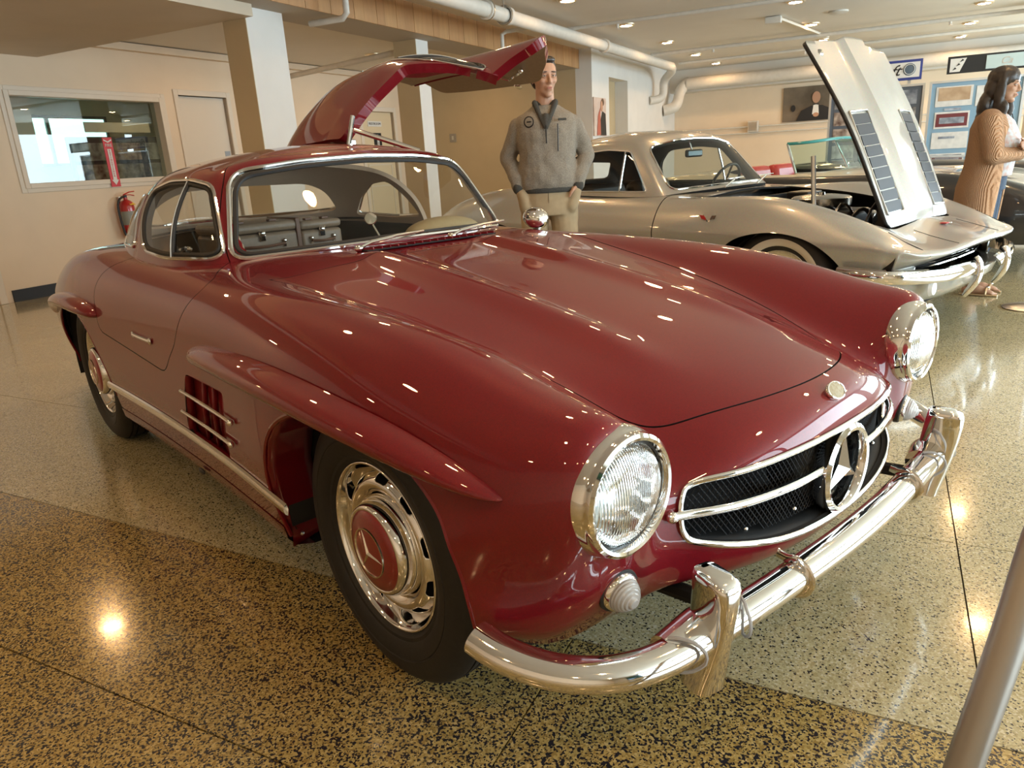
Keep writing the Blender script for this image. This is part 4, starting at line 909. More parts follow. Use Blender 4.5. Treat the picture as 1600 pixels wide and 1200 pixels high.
def suitcase(x, y, w_, h_, label, nm, strap):
    c = empty(nm, (x, y, .752)); tag(c, label, 'suitcase', 'fitted suitcases behind the seats')
    d_ = .30
    rbox('case_body', (-d_/2, 0, h_*.38), (d_, w_, h_*.76), BAG, c, .018)
    rbox('case_lid', (-d_/2, 0, h_*.885), (d_+.004, w_+.004, h_*.22), BAG, c, .018)
    b = MB(); b.box((.002, 0, h_*.70), (.012, .030, .045)); b.ell((.010, 0, h_*.76), (.008, .014, .012)); b.build('case_lock', CHROME, c, bevel=.003)
    for s in (-1, 1):
        b = MB(); b.box((.003, s*w_*.27, h_*.50), (.010, .014, .030)); b.ell((.009, s*w_*.27, h_*.56), (.006, .009, .010)); b.build('handle_mount', CHROME, c, bevel=.002)
        b = MB(); b.box((-d_/2+.10, s*w_*.20, h_+.004), (.03, .035, .010)); b.build('lid_buckle', STRAP, c, bevel=.002)
    b = MB(); b.tube([(.010+.016*math.sin(PI*k/8), -w_*.27+w_*.54*k/8, h_*.50-.004*math.sin(PI*k/8)) for k in range(9)], .007, 6); b.build('case_handle', STRAP, c)
    if strap: MB().box((-d_/2, w_*.47, h_*.5), (d_+.012, .022, h_+.012)).build('case_strap', STRAP, c, bevel=.004)
    return c
suitcase(-1.93, -.115, .38, .205, 'larger taupe leather suitcase behind the right seat, beside the strap', 'suitcase', True)
suitcase(-1.97, .205, .22, .190, 'smaller taupe leather suitcase, nearer the open door', 'suitcase', False)
# =================================================================== silver coupe behind, hood tipped forward
SILV = paint('silver_paint', (.43, .42, .385), metal=.42, rough=.36, flake=.3)
ENG = mat('engine_black', (.012, .012, .013), .35)
STEEL = mat('engine_steel', (.45, .44, .42), .22, 1.0)
SS = 1.03
silver = empty('sports_car', (-.904, 3.504, 0), 0, 'silver gold sports car behind the burgundy coupe, its hood tipped forward', 'car')
silver.scale = (SS, SS, SS)
xs_ = lambda x, yz_: [(x, y, z) for y, z in yz_]
_v = [
 [(.70,0,.455),(.70,.25,.455),(.69,.48,.45),(.68,.60,.45),(.665,.69,.45),(.63,.76,.445),(.57,.80,.435),(.565,.80,.43),(.53,.785,.36),(.49,.76,.29)],
 [(.835,0,.535),(.835,.25,.532),(.825,.48,.525),(.81,.60,.522),(.785,.70,.525),(.74,.775,.53),(.675,.83,.537),(.67,.83,.522),(.62,.80,.41),(.56,.76,.30)],
 [(.75,0,.575),(.75,.25,.57),(.745,.48,.56),(.73,.60,.565),(.71,.70,.57),(.68,.785,.565),(.63,.842,.555),(.625,.842,.538),(.57,.80,.42),(.50,.76,.30)],
 xs_(.55,[(0,.632),(.25,.625),(.48,.615),(.60,.63),(.70,.645),(.785,.62),(.853,.578),(.855,.56),(.815,.42),(.77,.29)]),
 xs_(.28,[(0,.70),(.25,.69),(.48,.682),(.60,.715),(.70,.745),(.79,.705),(.866,.600),(.87,.58),(.83,.42),(.785,.27)]),
 xs_(0,[(0,.76),(.25,.75),(.48,.742),(.60,.785),(.71,.815),(.80,.77),(.876,.622),(.88,.60),(.84,.43),(.79,.25)]),
 xs_(-.3,[(0,.80),(.25,.795),(.48,.785),(.60,.815),(.71,.835),(.80,.785),(.876,.636),(.88,.612),(.83,.43),(.78,.22)]),
 xs_(-.7,[(0,.84),(.25,.835),(.48,.825),(.60,.825),(.70,.82),(.79,.77),(.864,.642),(.868,.618),(.82,.42),(.77,.18)]),
 xs_(-1.1,[(0,.87),(.25,.865),(.48,.858),(.60,.845),(.69,.825),(.777,.765),(.848,.642),(.852,.618),(.81,.42),(.77,.17)]),
 xs_(-1.6,[(0,.87),(.25,.868),(.48,.86),(.60,.848),(.685,.828),(.773,.765),(.846,.642),(.85,.618),(.81,.42),(.77,.17)]),
 xs_(-2.0,[(0,.885),(.25,.88),(.48,.875),(.60,.872),(.70,.86),(.79,.80),(.866,.652),(.87,.628),(.83,.44),(.79,.20)]),
 xs_(-2.45,[(0,.90),(.25,.895),(.48,.89),(.60,.90),(.71,.90),(.81,.84),(.886,.665),(.89,.64),(.85,.45),(.80,.25)]),
 xs_(-2.9,[(0,.86),(.25,.855),(.48,.85),(.60,.856),(.70,.85),(.79,.79),(.86,.658),(.865,.632),(.82,.45),(.77,.30)]),
 xs_(-3.3,[(0,.78),(.25,.775),(.45,.77),(.56,.765),(.65,.755),(.73,.71),(.79,.64),(.795,.615),(.76,.45),(.71,.33)]),
 xs_(-3.52,[(0,.64),(.2,.64),(.40,.635),(.5,.63),(.58,.625),(.65,.61),(.70,.595),(.702,.58),(.68,.47),(.64,.36)]),
 xs_(-3.48,[(0,.42),(.2,.42),(.38,.42),(.47,.42),(.54,.41),(.60,.40),(.65,.39),(.652,.38),(.64,.36),(.62,.33)]),
]
vn = np.array(_v).transpose(1, 0, 2); vf = np.concatenate([vn[:0:-1]*[1, -1, 1], vn], 0)
VB = np.einsum('ai,bj,ijk->abk', spline_chord(vf, 141), spline_mat(vf.shape[1], 230), vf)
# gentle swell down the middle of the nose
VB[..., 2] += .012*np.exp(-(VB[..., 1]/.11)**2)*sstep(.80, .65, VB[..., 0])*sstep(.1, .4, VB[..., 0])*(VB[..., 2] > .52)
AV1 = smooth_loop([(-.44,.12),(-.43,.33),(-.38,.50),(-.25,.60),(-.03,.638),(.19,.60),(.34,.50),(.42,.36),(.45,.12),(0,-.3)], 90)
AV2 = AV1+[-2.489, 0]
def fv_arch(V): return np.where(np.abs(V[:, 1]) > .3, np.maximum(sdf(AV1, V[:, [0, 2]]), sdf(AV2, V[:, [0, 2]])), -1)
HV = round_poly([(.49, -.47), (.49, .46), (-.665, .52), (-.70, 0), (-.675, -.56)], [.05, .05, .02, .1, .02], 4)
def fv_hood(V): return np.where(V[:, 2] > .55, sdf(HV, V[:, :2]), -1)
BV = smooth_loop([(-.72,0),(-.77,.3),(-.88,.55),(-1.0,.64),(-1.3,.66),(-1.8,.66),(-2.1,.58),(-2.3,.3),(-2.35,0),(-2.3,-.3),(-2.1,-.58),(-1.8,-.66),(-1.3,-.66),(-1.0,-.64),(-.88,-.55),(-.77,-.3)], 120)
def fv_cab(V): return np.where(V[:, 2] > .8, sdf(BV, V[:, :2]), -1)
GV = round_poly([(-.60, .395), (.60, .395), (.64, .45), (.60, .505), (-.60, .505), (-.64, .45)], .03, 3)
def fv_gr(V): return np.where(V[:, 0] > .5, sdf(GV, V[:, 1:]), -1)
DV = round_poly([(-.905, .80), (-.93, .86), (-1.96, .86), (-2.0, .60), (-1.93, .22), (-.985, .20), (-.90, .56)], [.02, .02, .02, .1, .06, .05, .12], 4)
def fv_door(V): return np.where(np.abs(V[:, 1]) > .55, sdf(DV, V[:, [0, 2]]), -1)
V0, F0 = gridmesh(VB)
sh = clip(V0, F0, lambda V: -fv_arch(V)); sh = clip(*sh, lambda V: -fv_cab(V)); sh = clip(*sh, lambda V: -fv_gr(V))
vd = clip(*sh, lambda V: fv_door(V)-.004)
hv = clip(*sh, lambda V: fv_hood(V)-.003)
sh = clip(*sh, lambda V: -fv_door(V)-.004); sh = clip(*sh, lambda V: -fv_hood(V)-.003)
panel('body_shell', sh, SILV, silver, .012, DARK)
for s in (-1, 1):
    dd = clip(*vd, lambda V, s=s: s*V[:, 1]); panel('door', dd, SILV, silver, .012, DARK)
# hood opened about its front edge, louvred panels on it
Pv = Vector((.485, 0, .648)); Rh = Matrix.Translation(Pv)@Matrix.Rotation(math.radians(54), 4, 'Y')@Matrix.Translation(-Pv)
hood2 = empty('hood'); hood2.parent = silver
V, F = hv; V = V.copy()
r_ = sstep(.19, .12, np.abs(V[:, 1]+.0)+.04*np.clip(-V[:, 0], 0, 1)*0); V[:, 2] += .030*r_*sstep(.50, .42, V[:, 0])
edge = sstep(.40, .50, np.abs(V[:, 1])); 
b = MB(); b.add([tuple(Rh@Vector(p)) for p in V], F); o = b.build('hood_skin', [SILV, ENG], hood2, solid=.022, matoff=1, angle=25); o.modifiers['t'].material_offset_rim = 1
def hoodz(x, y): 
    p = onto(VB, (0, 1), [(x, y)], lambda V: V[:, 2] > .5, 0)[0]; return p[2]+.030*float(sstep(.19, .12, np.array(abs(y))))
LOUV = mat('louvre_grey', (.045, .05, .058), .55, .2)
for s in (-1, 1):
    lp_ = MB(); 
    x0, x1, ya, yb = .40, -.20, s*.245, s*.425
    for k in range(9):
        xa = x0+(x1-x0)*k/9; xb = x0+(x1-x0)*(k+.86)/9
        P = [(xa, ya, hoodz(xa, ya)+.004), (xa, yb, hoodz(xa, yb)+.004), (xb, yb, hoodz(xb, yb)+.007), (xb, ya, hoodz(xb, ya)+.007)]
        MB().add([tuple(Rh@Vector(p)) for p in P], [(0, 1, 2, 3) if s > 0 else (3, 2, 1, 0)]).build('louvre_panel', LOUV, hood2, smooth=False, solid=.004, off=0)
    fr_ = [(x0+.012, ya-s*.012), (x0+.012, yb+s*.012), (x1-.012, yb+s*.012), (x1-.012, ya-s*.012)]
    MB().tube([tuple(Rh@Vector((x, y, hoodz(x, y)+.006))) for x, y in round_poly(fr_, .01, 2)], .006, 6, closed=True).build('louvre_frame', SILV, hood2)
# scoop lip at left of the swell and latch hardware on the rear edge
b = MB(); b.ell(Rh@Vector((-.60, -.43, .80)), (.03, .03, .03), 8, 6); b.tube([Rh@Vector((-.60, -.43, .80)), Rh@Vector((-.60, -.40, .76))], .012); b.build('hood_latch', STEEL, hood2)
MB().tube([(.02, -.44, .58), (-.02, -.43, 1.05)], .014, 6).build('hood_prop', SATIN, silver)
# engine bay
eb = empty('engine_bay'); eb.parent = silver
MB().box((-.08, 0, .38), (1.08, 1.0, .04)).build('bay_floor', ENG, eb)
for s in (-1, 1): MB().box((-.08, s*.50, .50), (1.10, .02, .22)).build('bay_side', ENG, eb)
MB().box((-.62, 0, .58), (.03, 1.02, .40)).build('bay_firewall', ENG, eb)
b = MB(); b.lathe([(0, .80), (.10, .80), (.17, .79), (.185, .78), (.185, .735), (.16, .72), (0, .72)], 40, (-.12, -.08, 0), 'z'); b.build('air_cleaner', STEEL, eb)
MB().lathe([(0, .815), (.02, .815), (.022, .80), (0, .80)], 16, (-.12, -.08, 0), 'z').build('wing_nut', CHROME, eb)
MB().box((-.12, -.08, .60), (.55, .34, .22)).build('engine_block', ENG, eb, bevel=.03)
for s in (-1, 1): MB().box((-.12, -.08+s*.25, .62), (.50, .12, .09), R=Matrix.Rotation(s*.5, 3, 'X')).build('valve_cover', STEEL, eb, bevel=.02)
rng = random.Random(11)
for k in range(9):
    x = -.50+.10*k; P = curve([(x, -.42, .60), (x+.03, -.34+.02*rng.random(), .72+.05*rng.random()), (x+.06, -.24, .70), (x+.05, -.18, .62)], 10)
    MB().tube(P, .008+.004*(k % 2), 6).build('engine_hose', ENG if k % 3 else STEEL, eb)
MB().box((-.50, -.33, .755), (.10, .16, .10)).build('brake_reservoir', STEEL, eb, bevel=.02)
MB().box((-.42, .28, .72), (.16, .22, .16)).build('battery', ENG, eb, bevel=.01)
# greenhouse
_q = [
 [(-.745,0,.862),(-.90,0,.985),(-1.10,0,1.155),(-1.26,0,1.215),(-1.45,0,1.228),(-1.55,0,1.232)],
 [(-.765,.25,.86),(-.915,.23,.985),(-1.105,.21,1.150),(-1.265,.20,1.208),(-1.46,.13,1.227),(-1.58,0,1.234)],
 [(-.83,.47,.852),(-.965,.44,.98),(-1.135,.40,1.137),(-1.285,.37,1.196),(-1.48,.22,1.225),(-1.62,0,1.235)],
 [(-.925,.615,.84),(-1.035,.575,.97),(-1.175,.515,1.120),(-1.32,.46,1.182),(-1.50,.26,1.222),(-1.66,0,1.235)],
 [(-1.02,.675,.83),(-1.10,.63,.96),(-1.235,.565,1.105),(-1.37,.49,1.174),(-1.54,.28,1.220),(-1.70,0,1.233)],
 [(-1.3,.69,.83),(-1.34,.645,.96),(-1.42,.585,1.11),(-1.50,.50,1.175),(-1.62,.28,1.218),(-1.74,0,1.231)],
 [(-1.65,.69,.84),(-1.66,.645,.96),(-1.68,.585,1.10),(-1.70,.50,1.165),(-1.74,.28,1.210),(-1.80,0,1.224)],
 [(-2.0,.68,.86),(-1.98,.635,.96),(-1.95,.57,1.08),(-1.91,.48,1.145),(-1.88,.27,1.195),(-1.87,0,1.212)],
 [(-2.25,.56,.88),(-2.19,.53,.97),(-2.12,.475,1.06),(-2.06,.40,1.12),(-1.99,.22,1.175),(-1.94,0,1.192)],
 [(-2.38,.30,.89),(-2.31,.285,.98),(-2.23,.26,1.06),(-2.15,.22,1.11),(-2.06,.13,1.155),(-2.0,0,1.172)],
 [(-2.42,0,.895),(-2.35,0,.98),(-2.26,0,1.06),(-2.18,0,1.105),(-2.09,0,1.145),(-2.03,0,1.16)],
]
_q = [[(x-(.05*min(1, max(0, (z-.86)/.27))), y, z+.055*min(1, max(0, (z-.86)/.27))) for x, y, z in r] for r in _q]
qn = np.array(_q); qf = np.concatenate([qn, qn[-2:0:-1]*[1, -1, 1]], 0); q3 = np.concatenate([qf[-4:], qf, qf[:5]], 0)
mm_ = 12; n = len(qf); tq = spline_mat(len(q3), (len(q3)-1)*mm_+1)[4*mm_:(4+n)*mm_+1]
A = np.einsum('ai,ijk->ajk', tq, q3); rf = np.concatenate([A, (A[:, :-1]*np.array([1, -1, 1]))[:, ::-1]], 1)
W_ = spline_mat(rf.shape[1], (rf.shape[1]-1)*9+1)[:(A.shape[1]-1)*9+1]; QH = np.einsum('bj,ajk->abk', W_, rf)
V1, F1 = gridmesh(QH)
WSv = round_poly([(0,.885),(.30,.882),(.60,.868),(.515,1.16),(.25,1.20),(0,1.207),(-.25,1.20),(-.515,1.16),(-.60,.868),(-.30,.882)], [.02,.05,.05,.06,.05,.02,.05,.06,.05,.05], 5)
SWv = round_poly([(-1.085,.862),(-1.295,1.138),(-1.50,1.158),(-1.82,1.138),(-1.94,1.02),(-1.95,.872)], [.03,.03,.05,.07,.06,.03], 5)
RWv = round_poly([(0,.925),(.38,.925),(.34,1.07),(0,1.09),(-.34,1.07),(-.38,.925)], .04, 5)
fa = lambda V: np.where((V[:, 0] > -1.30) & (V[:, 0] > -.90-(V[:, 2]-.83)*1.05), sdf(WSv, V[:, 1:]), -.05)
fb = lambda V: np.where(np.abs(V[:, 1]) > .42, sdf(SWv, V[:, [0, 2]]), -.05)
fc = lambda V: np.where(V[:, 0] < -2.0, sdf(RWv, V[:, 1:]), -.05)
rf_ = (V1, F1)
for fn in (fa, fb, fc): rf_ = clip(*rf_, lambda V, fn=fn: -fn(V))
panel('hardtop', rf_, SILV, silver, .025, mat('headliner_dark', (.03, .028, .026), .8))
MB().add(*clip(V1, F1, lambda V: fa(V)+.006)).build('windshield', glass('tinted_glass', (.74, .80, .76)), silver)
MB().add(*clip(V1, F1, lambda V: fc(V)+.006)).build('rear_window', GLASS, silver)
_e = np.cross(QH[2, 30]-QH[1, 30], QH[1, 31]-QH[1, 30]); LQ = 1 if _e[0] > 0 or _e[2] > 0 else -1
for s in (-1, 1):
    sgl = clip(*clip(V1, F1, lambda V: fb(V)+.006), lambda V, s=s: s*V[:, 1]); MB().add(*sgl).build('side_window', GLASS, silver)
    mk = (lambda V: V[:, 1] < -.42) if s < 0 else (lambda V: V[:, 1] > .42)
    MB().tube(onto(QH, (0, 2), SWv, mk, .003*LQ), .007, 6, closed=True).build('side_window_trim', CHROME, silver)
    MB().tube(onto(QH, (0, 2), [(-1.34, 1.14), (-1.33, 1.0), (-1.325, .87)], mk, .004*LQ), .008, 6).build('vent_window_post', CHROME, silver)
MB().tube(onto(QH, (1, 2), WSv, lambda V: V[:, 0] > -1.32, .003*LQ), .007, 6, closed=True).build('windshield_trim', CHROME, silver)
for y0 in (-.30, .12):
    p = Vector((-.70, y0, .868)); wv_ = empty('wiper'); wv_.parent = silver
    MB().tube([p, p+Vector((-.05, .20, .045))], .006, 6).build('wiper_arm', CHROME, wv_); MB().tube([p+Vector((-.05, .10, .05)), p+Vector((-.09, .38, .05))], .005, 6).build('wiper_blade', CHROME, wv_)
# dark cabin
cb = empty('cabin_interior'); cb.parent = silver; CBK = mat('black_vinyl', (.015, .013, .012), .5)
MB().box((-1.55, 0, .40), (1.5, 1.30, .05)).build('cabin_floor', CBK, cb)
MB().box((-.86, 0, .70), (.14, 1.22, .24)).build('dashboard', CBK, cb, bevel=.04)
for s in (-1, 1): MB().box((-1.78, s*.30, .66), (.16, .46, .50), R=Matrix.Rotation(-.25, 3, 'Y')).build('seat_backrest', CBK, cb, bevel=.05)
MB().box((-2.15, 0, .80), (.40, 1.1, .04)).build('rear_shelf', CBK, cb)
T_ = Matrix.Translation((-1.12, .34, .83))@Matrix.Rotation(math.radians(-66), 4, 'Y')
MB().tube([(.19*math.cos(a), .19*math.sin(a), 0) for a in np.linspace(0, 2*PI, 40, endpoint=False)], .011, 8, closed=True).xf(T_).build('steering_wheel', CBK, cb)
for a in (0, 2*PI/3, 4*PI/3): MB().tube([(0, 0, 0), (.19*math.cos(a), .19*math.sin(a), 0)], .008, 5).xf(T_).build('wheel_spoke', STEEL, cb)
MB().box((-1.18, .02, 1.10), (.03, .20, .055)).build('rear_view_mirror', mat('mirror_back', (.04, .05, .06), .25, .6), cb, bevel=.012)
MB().tube([(-1.18, .0, 1.11), (-1.20, -.02, 1.20)], .006, 6).build('mirror_stem', CHROME, cb)
# wheels with whitewalls
WWALL = mat('whitewall', (.62, .56, .46), .55)
def wheel2():
    wh = empty('wheel'); t = [(.19,.05),(.21,.085),(.225,.094),(.232,.096)]
    MB().lathe([(r, -h) for r, h in [(.268,.099),(.30,.092),(.322,.070),(.332,.045),(.333,0),(.332,-.045),(.322,-.07),(.30,-.09),(.21,-.085),(.19,-.05)]], 64).build('tyre', TYRE, wh)
    MB().lathe([(r, -h) for r, h in [(.19,.05),(.205,.08),(.225,.090)]], 64).build('tyre_bead', TYRE, wh)
    MB().lathe([(r, -h) for r, h in [(.225,.090),(.232,.097),(.262,.1005),(.268,.099)]], 64).build('whitewall_band', WWALL, wh)
    MB().lathe([(r, -h) for r, h in [(.20,.055),(.206,.07),(.198,.076),(.18,.06),(.15,.055),(.12,.066),(.08,.068),(.06,.09),(.03,.098),(0,.10)]], 48).build('wheel_cover', CHROME, wh)
    return wh
w0 = wheel2(); w0.parent = silver; w0.location = (0, -.73, .333)
for x, y, r in ((-2.489, -.73, 0), (0, .73, PI), (-2.489, .73, PI)):
    c = copy_tree(w0, silver); c.location = (x, y, .333); c.rotation_euler = (0, 0, r)
for s in (-1, 1):
    for x0 in (0, -2.489):
        pr = [(x0+.43*math.cos(a), .28+.37*math.sin(a)) for a in np.linspace(-.3, PI+.3, 20)]
        MB().grid(np.array([[(x, s*.76, z), (x, s*.45, z)] for x, z in pr])).add([(x, s*.45, z) for x, z in pr], [tuple(range(20))]).build('wheel_well', DARK, silver, solid=.004)
MB().box((-1.2, 0, .20), (3.6, 1.30, .05)).build('underbody', DARK, silver)
# grille recess, bars, bumpers
MB().box((.52, 0, .45), (.10, 1.25, .13)).build('grille_backing', DARK, silver)
for z in (.425, .450, .475): MB().tube([(.63, -.60, z), (.69, -.3, z), (.70, 0, z), (.69, .3, z), (.63, .60, z)], .007, 6).build('grille_bar', CHROME, silver)
for s in (-1, 1):
    P = curve([(.38, s*.885, .43), (.56, s*.875, .425), (.70, s*.80, .42), (.79, s*.66, .415), (.845, s*.46, .412), (.865, s*.26, .41), (.855, s*.20, .39)], 30)
    bmq = empty('bumper'); bmq.parent = silver
    MB().tube(P, 1, sec=[(-s*a, b_) for a, b_ in [(-.012, .040), (.010, .034), (.020, .012), (.020, -.012), (.010, -.034), (-.012, -.040), (-.004, 0)]], upv=(0, 0, 1)).build('bumper_blade', CHROME, bmq)
    MB().tube(curve([(.86, s*.245, .47), (.885, s*.245, .42), (.88, s*.25, .34), (.83, s*.255, .25)], 12), [.016, .021, .022, .022, .022, .022, .022, .022, .022, .02, .018, .012], 10).build('bumper_guard', CHROME, bmq)
    # bright lower valance panel sweeping under the nose
A = []
for x, y in curve([(.44, -.80), (.55, -.795), (.66, -.73), (.74, -.60), (.80, -.40), (.82, -.2), (.82, 0), (.82, .2), (.80, .40), (.74, .60), (.66, .73), (.55, .795), (.44, .80)], 41):
    A.append([(x-.10, y, .385), (x, y, .37), (x-.02, y, .31), (x-.08, y, .25), (x-.20, y, .21)])
MB().grid(np.array(A), flip=True).build('lower_valance', SILV, silver, solid=.008)
for s in (-1, 1):
    b = MB(); b.lathe([(0, .02), (.035, .018), (.045, .0)], 20, axis='x'); b.xf(Matrix.Translation((.775, s*.62, .345))).build('parking_lamp', mat('lamp_white', (.7, .7, .68), .2) if s < 0 else bpy.data.materials['lamp_white'], silver)
    # crossed flag badge on the fender
    yb = onto(VB[:71] if s < 0 else VB[70:], (0, 2), [(-.47, .705)], lambda V: np.abs(V[:, 1]) > .5, 0)[0]
    fb_ = empty('fender_badge'); fb_.parent = silver
    P0 = Vector(yb)+Vector((0, s*.006, 0))
    for q, cm in ((-1, 'r'), (1, 'w')):
        MB().tube([P0+Vector((0, 0, -.022)), P0+Vector((q*.035, 0, .026))], .0025, 5).build('flag_pole', CHROME, fb_)
        MB().add([P0+Vector((q*x, s*.002, z)) for x, z in ((.012, -.004), (.048, .002), (.060, .026), (.028, .022))], [(0, 1, 2, 3)]).build('flag', mat('flag_red', (.45, .03, .03), .3) if cm == 'r' and s < 0 else (bpy.data.materials['flag_red'] if cm == 'r' else STEEL), fb_, smooth=False, solid=.003, off=0)
P = onto(VB, (0, 1), [(.62, -.0)], lambda V: V[:, 2] > .5, .004)[0]
nb = empty('nose_badge'); nb.parent = silver
MB().lathe([(0, .006), (.022, .005), (.026, 0)], 20, (P[0], P[1], P[2]), 'z').build('badge_disc', CHROME, nb)
MB().box((P[0], P[1]-.045, P[2]+.004), (.035, .05, .006)).build('badge_flag', bpy.data.materials['flag_red'], nb)
# body seams of the retracting lamp panels
for s in (-1, 1):
    for ya in (.34, .70):
        q = onto(VB, (0, 1), [(.56, s*ya), (.65, s*(ya+.01)), (.74, s*(ya+.005)), (.80, s*ya)], lambda V: V[:, 2] > .53, 0)
        MB().tube(q, .0022, 4).build('lamp_door_seam', DARK, silver)

for s in (-1, 1):
    us = [u for u in range(141) if s*VB[u, 0, 1] > .60]
    A = np.array([[VB[u, 0], VB[u, 0]+[.0, 0, -.04], VB[u, 0]+[-.01, 0, -.09]] for u in us])
    MB().grid(A).build('front_skirt', SILV, silver, solid=.006, off=0)
# =================================================================== white two-tone roadster beyond
rd = empty('roadster', (-1.27, 6.35, 0), math.radians(4), 'black and white open roadster with a teal tinted wrap windshield', 'car')
BLK = paint('black_paint', (.012, .012, .013), 0, .3, .05); IV = paint('ivory_paint', (.62, .56, .44), 0, .35, .05)
RSEAT = noisy('red_vinyl', (.38, .02, .02), (.44, .035, .03), 30, .35, .08)
_r = [xs_(1.05,[(0,.50),(.3,.50),(.55,.50),(.68,.50),(.74,.49),(.75,.46),(.74,.38),(.70,.28)]),
 xs_(.95,[(0,.70),(.3,.69),(.55,.68),(.68,.67),(.77,.62),(.80,.52),(.79,.38),(.75,.26)]),
 xs_(.55,[(0,.80),(.3,.79),(.55,.775),(.68,.80),(.79,.77),(.84,.60),(.84,.42),(.79,.25)]),
 xs_(0,[(0,.86),(.3,.85),(.55,.83),(.68,.85),(.80,.82),(.87,.62),(.86,.42),(.80,.22)]),
 xs_(-.6,[(0,.90),(.3,.895),(.55,.88),(.68,.86),(.79,.81),(.86,.62),(.85,.42),(.79,.20)]),
 xs_(-1.4,[(0,.88),(.3,.88),(.55,.875),(.68,.86),(.79,.81),(.85,.62),(.84,.42),(.79,.20)]),
 xs_(-2.0,[(0,.92),(.3,.915),(.55,.90),(.68,.89),(.79,.85),(.86,.64),(.85,.42),(.79,.20)]),
 xs_(-2.7,[(0,.88),(.3,.875),(.55,.87),(.68,.86),(.78,.82),(.83,.64),(.82,.44),(.77,.26)]),
 xs_(-3.3,[(0,.70),(.3,.70),(.5,.69),(.62,.69),(.70,.66),(.74,.58),(.73,.46),(.69,.33)]),
 xs_(-3.4,[(0,.45),(.3,.45),(.5,.45),(.6,.45),(.66,.44),(.68,.43),(.68,.40),(.66,.35)])]
rn = np.array(_r).transpose(1, 0, 2); RBY = surf(np.concatenate([rn[:0:-1]*[1, -1, 1], rn], 0), 71, 100)
V2, F2 = gridmesh(RBY); CK = smooth_loop([(-.80,0),(-.85,.45),(-1.0,.62),(-1.5,.64),(-1.9,.55),(-1.98,0),(-1.9,-.55),(-1.5,-.64),(-1.0,-.62),(-.85,-.45)], 60)
AR1 = AV1*[1, .97]
r_f = lambda V: -np.where(V[:, 2] > .7, sdf(CK, V[:, :2]), -1)
rs_ = clip(*clip(V2, F2, r_f), lambda V: -np.where(np.abs(V[:, 1]) > .3, np.maximum(sdf(AR1, V[:, [0, 2]]), sdf(AR1-[2.6, 0], V[:, [0, 2]])), -1))
cove = lambda V: np.where((V[:, 2] > .80) & (V[:, 0] < -.35), V[:, 2]-.80, -.01)
panel('body_shell', clip(*rs_, lambda V: .845-V[:, 2]-.0*V[:, 0]), BLK, rd, .012, DARK)
panel('white_deck', clip(*rs_, lambda V: V[:, 2]-.845), IV, rd, .012, DARK)
TEAL = mat('teal_band', (.05, .28, .27), .2)
C2_ = curve([(-1.12, -.70, 0), (-.98, -.68, 0), (-.86, -.56, 0), (-.78, -.30, 0), (-.76, 0, 0), (-.78, .30, 0), (-.86, .56, 0), (-.98, .68, 0), (-1.12, .70, 0)], 40)
bot = np.array([(x, y*.98, .875) for x, y, _ in C2_]); topq = np.array([(x-.13-.06*(1-abs(y)/.7), y*.88, 1.19-.03*(abs(y)/.7)**2) for x, y, _ in C2_])
MB().grid(np.array([bot, (bot+topq)/2+[.01, 0, .01], topq])).build('wrap_windshield', glass('aqua_glass', (.62, .80, .74)), rd)
MB().tube(topq, .015, 8).build('windshield_header', TEAL, rd); MB().tube(bot, .010, 6).build('windshield_base', CHROME, rd)
for s in (0, -1): MB().tube([bot[s], topq[s]], .013, 8).build('windshield_post', CHROME, rd)
for s in (-1, 1):
    MB().box((-1.70, s*.30, .72), (.16, .50, .46), R=Matrix.Rotation(-.2, 3, 'Y')).build('seat_backrest', RSEAT, rd, bevel=.06)
    MB().box((-1.42, s*.30, .52), (.5, .5, .14)).build('seat_cushion', RSEAT, rd, bevel=.05)
MB().box((-1.35, 0, .42), (1.2, 1.2, .04)).build('cabin_floor', CBK, rd)
MB().box((-.92, 0, .80), (.12, 1.16, .12)).build('dashboard', IV, rd, bevel=.03)
q = wheel2(); q.parent = rd; q.location = (0, -.74, .333)
for x, y, r in ((-2.6, -.74, 0), (0, .74, PI), (-2.6, .74, PI)):
    c = copy_tree(q, rd); c.location = (x, y, .333); c.rotation_euler = (0, 0, r)
MB().box((-1.2, 0, .22), (3.6, 1.3, .05)).build('underbody', DARK, rd)
vw = MB(); P = round_poly([(-.52, .80), (-.60, 1.08), (-.36, 1.10), (-.30, .80)], .04, 5)
# =================================================================== dark sedan behind the woman
dk = empty('dark_car', (-1.2, 8.35, 0), 0, 'long black car low behind the silver nose and the woman', 'car')
_k = [xs_(1.55,[(0,.52),(.3,.52),(.55,.52),(.70,.50),(.76,.44),(.74,.30)]), xs_(1.4,[(0,.74),(.3,.74),(.55,.73),(.72,.70),(.82,.52),(.79,.28)]), xs_(.6,[(0,.86),(.3,.85),(.55,.84),(.74,.80),(.87,.56),(.82,.24)]),
 xs_(-.6,[(0,.92),(.3,.915),(.55,.90),(.75,.84),(.88,.58),(.82,.22)]), xs_(-2.0,[(0,.92),(.3,.915),(.55,.90),(.75,.84),(.88,.58),(.82,.22)]), xs_(-3.0,[(0,.82),(.3,.81),(.55,.80),(.72,.75),(.82,.54),(.78,.28)]), xs_(-3.2,[(0,.5),(.3,.5),(.55,.5),(.68,.48),(.74,.42),(.72,.32)])]
kn = np.array(_k).transpose(1, 0, 2); KB = surf(np.concatenate([kn[:0:-1]*[1, -1, 1], kn], 0), 51, 80); V3, F3 = gridmesh(KB)
panel('body_shell', clip(V3, F3, lambda V: -np.where(np.abs(V[:, 1]) > .3, np.maximum(sdf(AR1+[.65, 0], V[:, [0, 2]]), sdf(AR1-[2.1, 0], V[:, [0, 2]])), -1)), BLK, dk, .012, DARK)
